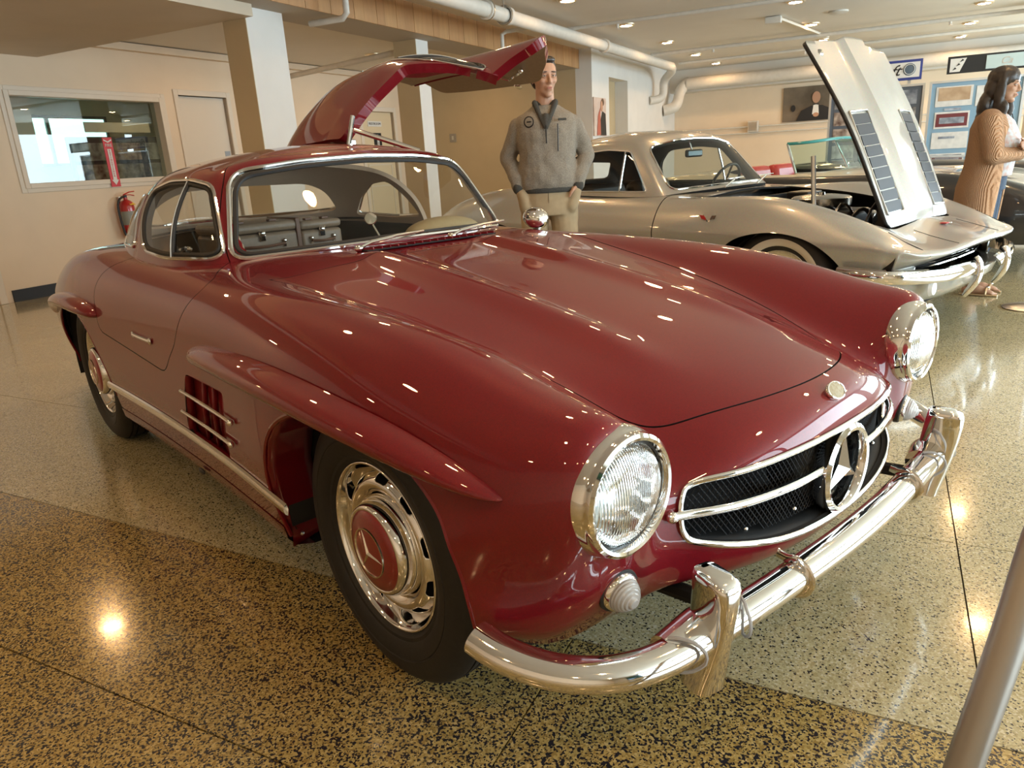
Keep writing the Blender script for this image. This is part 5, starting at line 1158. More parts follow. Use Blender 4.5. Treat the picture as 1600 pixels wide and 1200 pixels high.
for s in (-1, 1): MB().tube([(x, s*(.885-.02*abs(x+.8)**1.5*.3), .60) for x in np.linspace(-2.8, 1.1, 16)], .008, 5).build('side_strip', CHROME, dk)
c = MB(); c.lathe([(0,.02),(.07,.015),(.09,-.02)], 24, axis='x'); c.xf(Matrix.Translation((1.50, -.58, .60))).build('headlamp', CHROME, dk)
for x, y, r in ((.65, -.76, 0), (-2.1, -.76, 0), (.65, .76, PI), (-2.1, .76, PI)):
    c = copy_tree(q, dk); c.location = (x, y, .333); c.rotation_euler = (0, 0, r)
MB().box((-.8, 0, .24), (3.6, 1.3, .05)).build('underbody', DARK, dk)

# =================================================================== wall things
REDP = mat('extinguisher_red', (.45, .012, .015), .28, coat=.6); YEL = mat('tag_yellow', (.85, .55, .05), .5); LBL = mat('label_grey', (.28, .30, .27), .45)
ex = empty('fire_extinguisher', (0, 0, 0), 0, 'red fire extinguisher with a yellow tag hung on the wall below the viewing window', 'fire extinguisher')
EX = RM@Matrix.Translation((WX+.10, 4.09, .52))
MB().lathe([(0,0),(.075,0),(.082,.02),(.082,.36),(.074,.40),(.05,.43),(.022,.445),(.022,.47),(0,.47)], 32, axis='z').xf(EX).build('cylinder_body', REDP, ex)
b = MB(); b.lathe([(.0828,.15),(.0828,.31)], 40, axis='z'); V = np.array(b.v); lb = clip(V, b.f, lambda V: V[:, 0]+.03); MB().add(*lb).xf(EX).build('instruction_label', LBL, ex)
for z, t_ in ((.245, 'ABC'), (.20, 'FIRE')): text_mesh('label_lettering', t_, .035, PAPER, EX@Matrix.Translation((.085, 0, z))@Matrix(((0,0,1,0),(1,0,0,0),(0,1,0,0),(0,0,0,1))), ex)
MB().box((.05, .02, .405), (.10, .07, .004), R=Matrix.Rotation(.5, 3, 'Y')).xf(EX).build('inspection_tag', YEL, ex)
b = MB(); b.box((.0, 0, .48), (.03, .03, .04)); b.xf(EX).build('valve', BLACK, ex)
MB().tube([(0, -.02, .50), (.02, .05, .53), (.02, .12, .535)], .008, 6).xf(EX).build('carry_handle', REDP, ex)
MB().tube([(0, -.02, .495), (.02, .05, .50), (.02, .11, .485)], .007, 6).xf(EX).build('trigger_lever', REDP, ex)
MB().tube(curve([(0, -.02, .48), (0, -.07, .46), (0, -.115, .38), (0, -.115, .20), (0, -.09, .03)], 16), .013, 8).xf(EX).build('hose', BLACK, ex)
MB().box((-.09, -.03, .44), (.02, .04, .08)).xf(EX).build('wall_bracket', SATIN, ex)
sgn = empty('extinguisher_sign', (0, 0, 0), 0, 'narrow red arrow sign on the viewing window above the extinguisher', 'sign')
SRED = mat('sign_red', (.62, .015, .02), .4)
y0 = 4.06; MB().box((WX+.030, y0, 1.40), (.006, .12, .56)).xf(RM).build('sign_board', SRED, sgn)
SGX = WX+.035
def plate(P, m, nm, par, x=SGX): MB().add([(x, y, z) for y, z in P], [tuple(range(len(P)))]).xf(RM).build(nm, m, par, smooth=False, solid=.002, off=1)
plate([(y0-.025, 1.55), (y0+.025, 1.55), (y0+.025, 1.20), (y0+.045, 1.20), (y0, 1.14), (y0-.045, 1.20), (y0-.025, 1.20)][::-1], PAPER, 'sign_arrow', sgn)
plate([(y0-.05, 1.66), (y0, 1.635), (y0+.05, 1.66), (y0+.05, 1.645), (y0, 1.62), (y0-.05, 1.645)][::-1], PAPER, 'sign_chevron', sgn)
text_mesh('sign_word', 'FIRE', .048, PAPER, facing_east(SGX+.002, y0, 1.59), sgn)
for k, ch in enumerate('EXTINGUISHER'): text_mesh('sign_letter', ch, .030, SRED, facing_east(SGX+.004, y0, 1.53-.0262*k), sgn)
# back room added to stand in for reflections in the viewing window
bw = rb('reflected_pier', WALL, -9.6, -9.2, 3.55, 4.25, 0, 2.75, kind='structure')
gl_ = mat('mirrored_daylight', (.6, .75, .8), .5, emit=(.55, .80, .95), estr=3.2)  # glowing panes stand in for street windows mirrored in the glass
for k, (a, b_) in enumerate([(2.2, 3.35), (5.4, 7.6)]):
    f_ = frame('window_%d' % (k+7), WF, 'x', -12.5, -12.44, a, b_, .9 if k == 0 else 1.55, 2.3, .05); tag(f_, kind='structure')
    o = rb('reflected_pane', gl_ if k == 0 else mat('mirrored_foliage', (.5, .7, .6), .5, emit=(.50, .78, .62), estr=2.6), -12.49, -12.47, a, b_, .9 if k == 0 else 1.55, 2.3, parent=f_)
    rb('mullion', WF, -12.46, -12.42, (a+b_)/2-.03, (a+b_)/2+.03, .9 if k == 0 else 1.55, 2.3, parent=f_)
ph = [noisy('photo_%s' % c, a, b_, s_, .4, 0) for c, a, b_, s_ in (('grey', (.06, .06, .06), (.55, .54, .52), 9), ('warm', (.10, .05, .035), (.60, .50, .42), 11), ('sepia', (.35, .22, .12), (.55, .40, .26), 6), ('pale', (.60, .60, .58), (.74, .73, .70), 14), ('blue', (.10, .12, .16), (.50, .55, .62), 8))]
bd = empty('photo_board', (0, 0, 0), 0, 'dark board of photographs standing in for one mirrored in the viewing window', 'display board')
MB().box((-9.0, 5.35, 1.30), (.04, 1.7, .95)).xf(RM).build('board_panel', mat('board_slate', (.06, .065, .07), .5), bd)
for i in range(3):
    for j in range(3): MB().box((-8.97, 4.78+.55*i, 1.02+.28*j), (.01, .46, .23)).xf(RM).build('mounted_photo', ph[(i+j) % 2 if i < 2 else 4], bd)
bn = empty('banner', (0, 0, 0), 0, 'pale lettered banner above the back-room board, standing in for a reflection', 'banner'); MB().box((-9.0, 5.3, 1.90), (.02, 1.0, .13)).xf(RM).build('banner_cloth', PAPER, bn)
dsk = empty('desk', (0, 0, 0), 0, 'grey desk under the glowing back-room window, standing in for a reflection', 'desk'); MB().box((-10.6, 2.95, .98), (.8, 1.3, .04)).xf(RM).build('desk_top', mat('desk_teal', (.20, .30, .33), .35), dsk)
for yy_ in (2.4, 3.5):
    for xx__ in (-10.9, -10.3): MB().box((xx__, yy_, .48), (.04, .04, .96)).xf(RM).build('leg', SATIN, dsk)
bl = empty('reflected_disc', (0, 0, 0), 0, 'dark red disc standing in for the coupe mirrored in the viewing window', 'reflection stand-in'); b = MB(); b.lathe([(0,.03),(.20,.02),(.22,0)], 32, (-8.9, 3.47, 1.62), 'x'); b.xf(RM).build('disc', REDP, bl)  # red disc added as the coupe's reflection in the window
# pipes
def pipe(P, r, label, nm='ceiling_pipe', fit=(), grp=None):
    o = empty(nm, (0, 0, 0), 0, label, 'pipe', grp); MB().tube(P, r, 12).xf(RM).build('pipe_run', PIPE, o)
    for f in fit: MB().lathe([(r, -.04), (r*1.28, -.035), (r*1.28, .035), (r, .04)], 16, axis='y').xf(RM@Matrix.Translation(f)).build('pipe_collar', PIPE, o)
    return o
pipe([(-3.42, 3.0, 2.74), (-3.30, 13.4, 2.74)], .078, 'thick white pipe running along the ceiling beside the wood-faced beam', fit=[(-3.39, 5.9, 2.74), (-3.37, 6.35, 2.74), (-3.34, 9.6, 2.74)])
for f in ((-3.39, 5.9), (-3.38, 6.3)):
    b = MB(); b.tube([(f[0], f[1], 2.9), (f[0], f[1], 2.80)], .012, 6); b.tube([(f[0]+.1*math.cos(a), f[1], 2.74+.1*math.sin(a)) for a in np.linspace(0, 2*PI, 20, endpoint=False)], .010, 6, closed=True); o = b.xf(RM).build('pipe_hanger', SATIN); tag(o, 'round hanger clamp %s on the thick white pipe' % ('nearer the camera' if f[1] < 6 else 'farther back'), 'pipe hanger', 'clamps on the thick pipe')
def elbow(P, n=6): return [tuple(p) for p in round_poly(P+[P[-1]], 0, 1)]
pipe([(-3.4, 8.3, 2.83), (5.9, 8.55, 2.83)], .026, 'slim sprinkler pipe crossing the ceiling at the nearest downlight')
pipe([(-3.3, 12.0, 2.82), (5.9, 12.0, 2.82)], .032, 'slim sprinkler pipe crossing the ceiling at the second downlight')
pipe([(-3.3, 14.0, 2.84), (5.9, 14.0, 2.84)], .028, 'third slim sprinkler pipe, nearest the far wall')
pipe([(-3.95, 7.35, 2.52), (-3.95, 7.35, 2.72), (-3.90, 7.40, 2.76), (-3.4, 7.5, 2.78)], .026, 'short cream pipe dropping in front of the wood planks')
pipe([(-4.0, 4.22, 2.9), (-4.0, 4.22, 2.57), (-4.05, 4.22, 2.53), (-4.45, 4.22, 2.53)], .030, 'short white elbow pipe under the beam at the white column')
pipe([(-7.5, 6.6, 2.42), (-4.8, 6.2, 2.50)], .036, 'long cream pipe behind the beam between the two columns', fit=[])
pipe([(-3.55, 15.80, 2.58), (5.9, 15.80, 2.58)], .13, 'very thick duct pipe running along the top of the far wall')
pipe(curve([(-3.5, 15.85, 2.62), (-3.62, 15.8, 2.55), (-3.70, 15.7, 2.38), (-3.72, 15.6, 2.20), (-3.80, 15.5, 2.08), (-4.0, 15.4, 2.03)], 18), .12, 'thick bent duct pipe going down into the far left corner')
pipe(curve([(-3.3, 13.4, 2.74), (-3.5, 14.2, 2.72), (-3.72, 14.5, 2.60), (-3.76, 14.55, 2.42), (-3.80, 14.5, 2.25), (-4.0, 14.3, 2.2)], 18), .085, 'bent end of the thick white pipe entering the white wall')
pipe([(-3.95, 16.40, 1.58), (5.9, 16.40, 1.58)], .018, 'upper thin conduit along the far cream wall'); pipe([(-3.95, 16.40, 1.44), (5.9, 16.40, 1.44)], .018, 'lower thin conduit along the far cream wall')
jb = rb('junction_box', PIPE, -2.28, -2.05, 16.34, 16.44, 1.46, 1.70, bevel=.01); tag(jb, 'square junction box on the thin conduit of the far wall', 'junction box'); rb('box_cover', SATIN, -2.25, -2.08, 16.33, 16.34, 1.49, 1.67, parent=jb)
br = empty('ceiling_bracket', (0, 0, 0), 0, 'white bracket with a bright rod above the silver hood', 'bracket'); MB().box((-.95, 10.0, 2.85), (.22, .10, .09)).xf(RM).build('bracket_block', PIPE, br, bevel=.01); MB().tube([(-.88, 10.0, 2.87), (-.40, 12.5, 2.84)], .02, 6).xf(RM).build('bracket_rod', TRIMW, br)
for (x, y, l_) in ((-.12, 10.3, 'flat white ceiling disc to the right of the white bracket'), (-2.0, 12.6, 'flat grey ceiling disc beyond the second downlight'), (2.2, 14.5, 'flat white ceiling disc near the right column')):
    o = MB().lathe([(.13, 0), (.13, -.02), (.09, -.03), (0, -.03)], 24, axis='z').build('smoke_detector', PIPE); o.location = R3(x, y, 2.9); tag(o, l_, 'detector')
for (x, y, l_) in ((-2.7, 8.32, 'sprinkler head hanging by the nearest downlight'), (-2.2, 12.0, 'sprinkler head on the slim pipe at the second downlight'), (-.9, 14.0, 'sprinkler head on the third slim pipe'), (1.35, 12.0, 'sprinkler head nearest the top right downlight')):
    s_ = empty('sprinkler_head', R3(x, y, 2.83), 0, l_, 'sprinkler'); MB().tube([(0, 0, 0), (0, 0, -.07)], .02, 8).build('sprinkler_stem', PIPE, s_); MB().lathe([(0, -.085), (.03, -.085), (.03, -.08), (0, -.075)], 12, axis='z').build('deflector', SATIN, s_)
# pictures on the far walls
SKIN_P = mat('print_skin', (.50, .27, .17), .5); BLK_P = mat('print_black', (.014, .014, .016), .5)
pc = empty('canvas_portrait', (0, 0, 0), 0, 'wide photograph of a figure in a black dinner jacket, half hidden by the silver hood', 'picture')
MB().box((-.86, 16.43, 1.98), (1.36, .03, .72)).xf(RM).build('canvas', noisy('print_brown', (.10, .075, .05), (.20, .155, .11), 2.5, .5, 0), pc)
def flat(P, m, nm, par, y=16.395): MB().add([(x, y, z) for x, z in P], [tuple(range(len(P)))]).xf(RM).build(nm, m, par, smooth=False, solid=.002, off=1)
el = lambda cx, cz, rx, rz, n=20: [(cx+rx*math.cos(2*PI*k/n), cz+rz*math.sin(2*PI*k/n)) for k in range(n)]
flat([(-1.25, 1.63), (-1.15, 1.84), (-.95, 1.93), (-.72, 1.93), (-.52, 1.84), (-.42, 1.63)], BLK_P, 'print_jacket', pc)
flat(el(-.85, 2.10, .085, .12), SKIN_P, 'print_head', pc, 16.393); flat([(-.90, 1.95), (-.80, 1.95), (-.78, 1.75), (-.92, 1.75)], PAPER, 'print_shirt', pc, 16.392)
flat([(-.91, 1.97), (-.85, 1.955), (-.79, 1.97), (-.79, 1.94), (-.85, 1.95), (-.91, 1.94)], BLK_P, 'print_bow', pc, 16.390); flat(el(-.84, 1.74, .06, .045), SKIN_P, 'print_hands', pc, 16.390); flat(el(-1.32, 1.90, .05, .07), BLK_P, 'print_far_head', pc, 16.394)
pv = empty('tall_print', (0, 0, 0), 0, 'tall narrow colour print on the white wall beside the man', 'picture')
MB().box((-3.985, 11.12, 1.80), (.03, .62, .64)).xf(RM).build('canvas', noisy('print_rose', (.50, .36, .30), (.66, .56, .50), 4, .5, 0), pv)
def flatx(P, m, nm, par, x=-3.966): MB().add([(x, y, z) for y, z in P][::-1], [tuple(range(len(P)))]).xf(RM).build(nm, m, par, smooth=False, solid=.002, off=1)
flatx([(11.10, 1.49), (11.12, 1.75), (11.22, 1.90), (11.38, 1.86), (11.42, 1.49)], BLK_P, 'print_coat', pv); flatx([(10.92, 1.49), (10.98, 1.80), (11.10, 1.95), (11.12, 1.50)], mat('print_red', (.45, .12, .08), .5), 'print_dress', pv, -3.964); flatx(el(11.18, 1.98, .06, .09), SKIN_P, 'print_face', pv, -3.962); flatx(el(11.24, 2.05, .07, .06), mat('print_hair', (.12, .06, .03), .5), 'print_hair', pv, -3.963)
# display boards and shop signs at the right
FRM = mat('board_frame', (.62, .64, .64), .3, .8)
def board(x0, x1, y, z0, z1, col, label, cells, lean=0):
    o = empty('display_board', (0, 0, 0), 0, label, 'display board', 'photo boards behind the silver car')
    MB().box(((x0+x1)/2, y, (z0+z1)/2), (x1-x0, .03, z1-z0)).xf(RM).build('board_panel', col, o)
    for a in ((x0-.03, x0, z0, z1), (x1, x1+.03, z0, z1), (x0-.03, x1+.03, z1, z1+.03)): MB().box(((a[0]+a[1])/2, y-.01, (a[2]+a[3])/2), (a[1]-a[0], .05, a[3]-a[2])).xf(RM).build('frame_rail', FRM, o)
    for x in (x0-.015, x1+.015): MB().box((x, y, z0/2), (.03, .04, z0)).xf(RM).build('leg', FRM, o)
    for (cx, cz, w_, h_, m) in cells: MB().box((cx, y-.02, cz), (w_, .008, h_)).xf(RM).build('mounted_photo', m, o)
    return o
SL = mat('board_slate_blue', (.10, .12, .15), .5); BL = mat('board_blue', (.22, .36, .48), .5)
rng = random.Random(4); Y1 = 10.6
cells = []
for i, cx in enumerate((.05, .42, .82)):
    for j in range(6): cells.append((cx+.0*i, 1.70-.235*j, .30, .19, ph[[0, 1, 1, 0, 4][(i*2+j) % 5]]))
board(-.15, 1.03, Y1, .30, 1.84, SL, 'dark board crowded with small photographs under the blue lettered sign', cells)
cells = [(1.42, 1.66, .44, .26, ph[3]), (1.42, 1.69, .38, .17, ph[2]), (1.42, 1.35, .42, .22, ph[3]), (1.42, 1.35, .38, .17, mat('photo_maroon', (.16, .03, .035), .4)), (1.42, 1.345, .30, .08, ph[4]), (1.42, 1.08, .44, .22, ph[3]), (1.41, .82, .44, .17, ph[3]), (1.40, .82, .38, .14, ph[0]), (1.30, .62, .20, .10, ph[0]), (1.54, .62, .20, .10, ph[0]), (1.85, 1.64, .34, .26, ph[3]), (1.90, 1.20, .30, .40, ph[3]), (1.90, .80, .30, .30, ph[1])]
bb = board(1.14, 2.20, Y1-.12, .28, 1.84, BL, 'light blue board with framed car pictures beside the woman', [])
for k, (cx, cz, w_, h_, m) in enumerate(cells): MB().box((cx, Y1-.14-(.005 if (w_, h_) in ((.38, .17), (.30, .08), (.38, .14)) else 0)-(.004 if h_ == .08 else 0), cz), (w_, .008, h_)).xf(RM).build('mounted_photo', m, bb)
for cx, cz in ((1.42, 1.49), (1.38, 1.12)): MB().box((cx, Y1-.148, cz+.0), (.20, .002, .03)).xf(RM).build('printed_caption', ph[4], bb)
BLU = mat('sign_blue', (.03, .05, .25), .4)
s1 = empty('lettered_sign', (0, 0, 0), 0, 'blue bordered sign with black script lettering and a round emblem', 'sign')
MB().box((.40, Y1-.02, 2.06), (1.20, .04, .27)).xf(RM).build('sign_border', BLU, s1); MB().box((.40, Y1-.045, 2.06), (1.14, .02, .20)).xf(RM).build('sign_face', PAPER, s1)
for x_ in (-.05, .85): MB().box((x_, Y1+.035, 1.905), (.04, .02, .05)).xf(RM).build('sign_bracket', FRM, s1)
text_mesh('sign_lettering', 'Beechcraft', .20, INK, facing_south(.27, Y1-.058, 2.055), s1, shear=.45, extrude=.003, width=.92)
MB().lathe([(0, -.002), (.075, -.002), (.08, .0), (.08, .004)], 32, axis='y').xf(RM@Matrix.Translation((.84, Y1-.06, 2.065))).build('sign_emblem', mat('emblem_grey', (.10, .14, .18), .4), s1)
MB().tube([(.065*math.cos(a), 0, .065*math.sin(a)) for a in np.linspace(0, 2*PI, 28, endpoint=False)], .005, 5, closed=True).xf(RM@Matrix.Translation((.84, Y1-.066, 2.065))).build('emblem_ring', PAPER, s1)
s2 = empty('long_sign', (0, 0, 0), 0, 'long black sign with a pale panel above the light blue board', 'sign')
MB().box((1.95, Y1-.10, 2.06), (1.30, .04, .22)).xf(RM).build('sign_border', INK, s2); MB().box((2.15, Y1-.125, 2.06), (.80, .01, .17)).xf(RM).build('sign_face', mat('sign_aqua', (.50, .62, .62), .4), s2)
text_mesh('sign_lettering', 'Ca', .12, SATIN, facing_south(1.98, Y1-.132, 2.06), s2, shear=.35)
flat([(1.33, 1.97), (1.33, 2.14), (1.52, 2.14), (1.45, 1.97)], PAPER, 'sign_figure', s2, Y1-.13)
for k in range(3): flat([(1.36+.04*k, 1.99+.05*k), (1.39+.04*k, 2.03+.05*k), (1.41+.04*k, 2.01+.05*k)], INK, 'figure_mark', s2, Y1-.134)
rb('wall_board_backdrop', mat('backdrop_grey', (.36, .38, .40), .7), -.9, 2.45, Y1+.35, Y1+.45, 0, 2.9, kind='structure') if False else None
# =================================================================== stanchions
br_ = empty('barrier_hoop', (0, 0, 0), 0, 'brushed grey metal hoop of a barrier cutting the lower right corner', 'barrier')
P = curve([(1.115, -.74, .012), (1.125, -.70, .18), (1.14, -.63, .41), (1.15, -.565, .56), (1.153, -.515, .66), (1.165, -.45, .76), (1.22, -.28, .87), (1.34, -.02, .90)], 40)
P2 = np.concatenate([P, curve([(1.34, -.02, .90), (1.44, .16, .86), (1.50, .28, .70), (1.53, .34, .45), (1.54, .36, .012)], 30)[1:]])
MB().tube(P2, .0205, 16).build('hoop_tube', mat('brushed_grey', (.42, .40, .37), .42, .85), br_)
for p in (P2[0], P2[-1]): MB().lathe([(0, .0), (.055, 0), (.055, .008), (.03, .012), (0, .012)], 28, (p[0], p[1], 0), 'z').build('foot_plate', SATIN, br_)
sb_ = empty('stanchion', R3(1.63, 4.03, 0), 0, 'round flat stanchion base at the right edge beyond the headlight', 'stanchion')
MB().lathe([(0, .0), (.16, 0), (.165, .008), (.14, .016), (.03, .03), (0, .03)], 40, axis='z').build('base_plate', SATIN, sb_); MB().tube([(.04, .02, .02), (.04, .02, .95)], .018, 10).build('post', SATIN, sb_)
# =================================================================== people (local frame: +x faces forward, +y their left)
def cap(b, p, q, r0, r1, n=16):
    p, q = Vector(p), Vector(q); d = q-p; L = d.length; R = d.to_track_quat('Z', 'Y').to_matrix()
    pr = [(0, -r0)]+[(r0*math.cos(a), r0*math.sin(a)) for a in np.linspace(-PI/2, 0, 5)[1:]]+[(r1*math.cos(a), L+r1*math.sin(a)) for a in np.linspace(0, PI/2, 5)[:-1]]+[(0, L+r1)]
    A = [[tuple(p+R@Vector((r*math.cos(2*PI*k/n), r*math.sin(2*PI*k/n), h))) for r, h in pr] for k in range(n)]
    return b.grid(np.array(A), cu=True)
def chain(b, P, rs):
    for i in range(len(P)-1): cap(b, P[i], P[i+1], rs[i], rs[i+1])
def loft(b, rings, n=28, ex=.9):
    """closed solid through (z, cx, cy, rx, ry) rings"""
    A = []
    for z, cx, cy, rx, ry in rings:
        A.append([(cx+rx*abs(math.cos(t))**ex*math.copysign(1, math.cos(t)), cy+ry*abs(math.sin(t))**ex*math.copysign(1, math.sin(t)), z) for t in np.linspace(0, 2*PI, n, endpoint=False)])
    base = len(b.v); b.grid(np.array(A), cv=True); m = len(rings)
    b.f += [tuple(base+k for k in range(n))[::-1], tuple(base+(m-1)*n+k for k in range(n))]; b.mi += [0, 0]
def fuse(b, name, m, parent, vox=.007, it=6, fac=.5, noise=None):
    o = b.build(name, m, parent, angle=180)
    r = o.modifiers.new('r', 'REMESH'); r.mode = 'VOXEL'; r.voxel_size = vox; r.use_smooth_shade = True
    if noise:
        t = bpy.data.textures.new('fold', 'CLOUDS'); t.noise_scale = noise[1]; t.noise_depth = 1
        d = o.modifiers.new('d', 'DISPLACE'); d.texture = t; d.strength = noise[0]; d.mid_level = .5; d.texture_coords = 'LOCAL'
    s = o.modifiers.new('m', 'SMOOTH'); s.factor = fac; s.iterations = it
    return o
def head_shapes(b, H, k=1.0):
    """skull, jaw, nose, ears around head centre frame H (4x4)"""
    def E(c, r, R=None): 
        bb = MB().ell([q*k for q in c], [q*k for q in r], 20, 14, R=R); bb.xf(H); b.add(bb.v, bb.f)
    E((-.008, 0, .040), (.098, .077, .084)); E((.015, 0, -.020), (.072, .064, .075)); E((.035, 0, -.070), (.045, .048, .036)); E((.062, 0, -.098), (.024, .025, .019))
    E((.072, 0, .038), (.020, .052, .014)); E((.052, .036, -.016), (.030, .024, .024)); E((.052, -.036, -.016), (.030, .024, .024))
    E((.082, 0, -.062), (.014, .026, .016)); E((.094, 0, -.028), (.016, .014, .011)); 
    bb = MB(); cap(bb, [q*k for q in (.084, 0, .022)], [q*k for q in (.105, 0, -.022)], .008*k, .0105*k); bb.xf(H); b.add(bb.v, bb.f)
    for s in (-1, 1): E((-.004, s*.077, -.004), (.020, .008, .031), Matrix.Rotation(s*.25, 3, 'Z')); E((.094, s*.011, -.030), (.009, .008, .007))
def face_parts(par, H, k, brow, lip, iris):
    def piece(nm, c, r, m, R=None): return MB().ell([q*k for q in c], [q*k for q in r], 14, 10, R=R).xf(H).build(nm, m, par, angle=180)
    for s in (-1, 1):
        e = piece('eye', (.0745, s*.030, .011), (.0115, .0125, .0060), bpy.data.materials.get('eye_white') or mat('eye_white', (.42, .38, .34), .35))
        MB().ell([q*k for q in (.0838, s*.029, .011)], [q*k for q in (.0030, .0052, .0048)], 10, 8).xf(H).build('iris', iris, e)
        piece('eyelid', (.0765, s*.030, .0175), (.0125, .0150, .0052), SKIN); piece('eyelid', (.0765, s*.030, .0035), (.0105, .0145, .0042), SKIN)
        piece('eyebrow', (.0885, s*.031, .033), (.005, .0185, .0035), brow, Matrix.Rotation(-s*.12, 3, 'X'))
    piece('lips', (.0935, 0, -.056), (.006, .021, .0035), lip); piece('lips', (.0925, 0, -.064), (.007, .018, .0042), lip)
def hand(b, W, F, U, side, k=1.0, curl=.5, thumb=1):
    """palm from wrist W along F, back of the hand towards U; side=+1 thumb on the S side"""
    W, F, U = Vector(W), Vector(F).normalized(), Vector(U); U = (U-F*U.dot(F)).normalized(); S = F.cross(U)*side
    M3 = Matrix((F, S, U)).transposed()
    bb = MB().ell((0, 0, 0), (.048*k, .040*k, .015*k), 14, 10, R=M3); bb.xf(Matrix.Translation(W+F*.045*k)); b.add(bb.v, bb.f)
    for i, (off, L) in enumerate(((.029, .066), (.010, .074), (-.010, .070), (-.028, .055))):
        p = W+F*.078*k+S*off*k; d = F; rr = [.0092*k, .0085*k, .0075*k]; P = [W+F*.03*k+S*off*.7*k, p]
        for j, q in enumerate((.42, .32, .26)):
            a = curl*(j+1)*.55; dd = (F*math.cos(a)-U*math.sin(a)).normalized(); p = p+dd*L*q*k; P.append(p)
        chain(b, P, [.011*k, .0102*k, .0092*k, .0084*k, .0070*k])
    t0 = W+F*.018*k+S*.026*k; t1 = t0+(F*.6+S*.75-U*.15).normalized()*.038*k; t2 = t1+(F*.92+S*.25-U*.25).normalized()*.030*k; t3 = t2+(F*.96-S*.1-U*.2).normalized()*.024*k
    chain(b, [t0, t1, t2, t3], [.014*k, .0115*k, .0102*k, .0082*k])
def skinmat(nm, c):
    m = noisy(nm, c, [q*.9 for q in c], 20, .5, .03); m.node_tree.nodes['Principled BSDF'].inputs['Subsurface Weight'].default_value = .12
    m.node_tree.nodes['Principled BSDF'].inputs['Subsurface Radius'].default_value = (.02, .008, .004); return m
SKIN = skinmat('skin_light', (.52, .30, .20)); SKIN2 = skinmat('skin_warm', (.44, .25, .16))
HAIRM = noisy('hair_dark', (.018, .012, .009), (.035, .022, .015), 60, .4, .3, stretch=(1, 1, .15))
LIP = mat('lip_tone', (.42, .17, .13), .45); IRIS = mat('iris_dark', (.03, .02, .012), .2)
def knit(nm, c, c2, sc=220, ribs=0):
    m = noisy(nm, c, c2, sc, .95, .5, dist=.003, detail=2)
    if ribs:
        b = m.node_tree.nodes['Principled BSDF']; tc = nd(m, 'ShaderNodeTexCoord'); wv = nd(m, 'ShaderNodeTexWave', i_Scale=ribs, i_Distortion=1.0); wv.bands_direction = 'X'
        mp = nd(m, 'ShaderNodeMapping'); mp.inputs['Rotation'].default_value = (0, 0, .8); lk(m, tc.outputs['Object'], mp.inputs[0]); lk(m, mp.outputs[0], wv.inputs['Vector'])
        bp = nd(m, 'ShaderNodeBump', i_Strength=.9, i_Distance=.012); lk(m, wv.outputs[0], bp.inputs['Height']); lk(m, bp.outputs[0], b.inputs['Normal'])
    return m
# ---- the man between the cars
man = empty('person', (-2.215, 2.01, 0), math.radians(-45), 'man in a grey zip-neck sweater and khaki trousers, hands in pockets, beside the raised door', 'person')
HM = Matrix.Translation((.018, 0, 1.645))@Matrix.Rotation(math.radians(22), 4, 'Z')@Matrix.Rotation(math.radians(3), 4, 'Y')
b = MB(); head_shapes(b, HM)
chain(b, [(-.01, 0, 1.42), (-.005, 0, 1.50), (.0, 0, 1.60)], [.075, .060, .058])
loft(b, [(.86, 0, 0, .10, .155), (.96, 0, 0, .105, .16), (1.10, .005, 0, .10, .15), (1.25, .005, 0, .11, .165), (1.38, 0, 0, .105, .175), (1.45, -.01, 0, .075, .13), (1.48, -.01, 0, .05, .07)])
ARM = {}
for s in (-1, 1):
    sh_, elb, wr = (-.012, s*.178, 1.362), (-.060, s*.262, 1.17), (.050, s*.196, .985); ARM[s] = (sh_, elb, wr)
    chain(b, [sh_, elb, wr], [.055, .042, .030]); hand(b, wr, (.12, -s*.30, -.95), (.25, s*.9, .1), -s*-1 if s > 0 else 1, .98, .3)
    chain(b, [(0, s*.09, .90), (.015, s*.105, .49), (-.01, s*.115, .09)], [.082, .056, .040])
    chain(b, [(-.03, s*.115, .05), (.10, s*.13, .035), (.17, s*.135, .028)], [.040, .036, .024])
fuse(b, 'body', SKIN, man, .0055, 4, .45)
face_parts(man, HM, 1, HAIRM, LIP, IRIS)
b = MB()
for c, r in (((-.020, 0, .060), (.096, .082, .080)), ((-.055, 0, .00), (.052, .072, .075)), ((.035, .0, .105), (.048, .062, .026)), ((-.005, .070, .035), (.025, .014, .045)), ((-.005, -.070, .035), (.025, .014, .045))):
    q = MB().ell(c, r, 18, 12).xf(HM); b.add(q.v, q.f)
fuse(b, 'hair', HAIRM, man, .005, 2, .4, noise=(.006, .02))
KNIT = knit('grey_fleece', (.20, .175, .14), (.30, .27, .225), 160); KN2 = knit('collar_fleece', (.045, .045, .04), (.065, .065, .06), 160); KH = noisy('khaki_twill', (.40, .31, .19), (.36, .275, .165), 25, .85, .25)
b = MB()
loft(b, [(.965, .005, 0, .128, .178), (1.0, .01, 0, .138, .190), (1.08, .012, 0, .136, .186), (1.20, .010, 0, .132, .186), (1.32, .005, 0, .130, .196), (1.38, 0, 0, .118, .205), (1.425, -.004, 0, .100, .180), (1.455, -.008, 0, .085, .125), (1.485, -.008, 0, .070, .085)])
for s in (-1, 1):
    sh_, elb, wr = ARM[s]; chain(b, [sh_, elb, (wr[0]-.01, wr[1]+s*.004, wr[2]+.045), wr], [.062, .055, .047, .041])
sw_o = fuse(b, 'sweater', KNIT, man, .008, 3, .5, noise=(.016, .08))
b = MB(); loft(b, [(1.435, -.010, 0, .082, .100), (1.475, -.016, 0, .074, .086), (1.515, -.022, 0, .066, .080)], ex=1); fuse(b, 'sweater_collar', KN2, man, .007, 3)
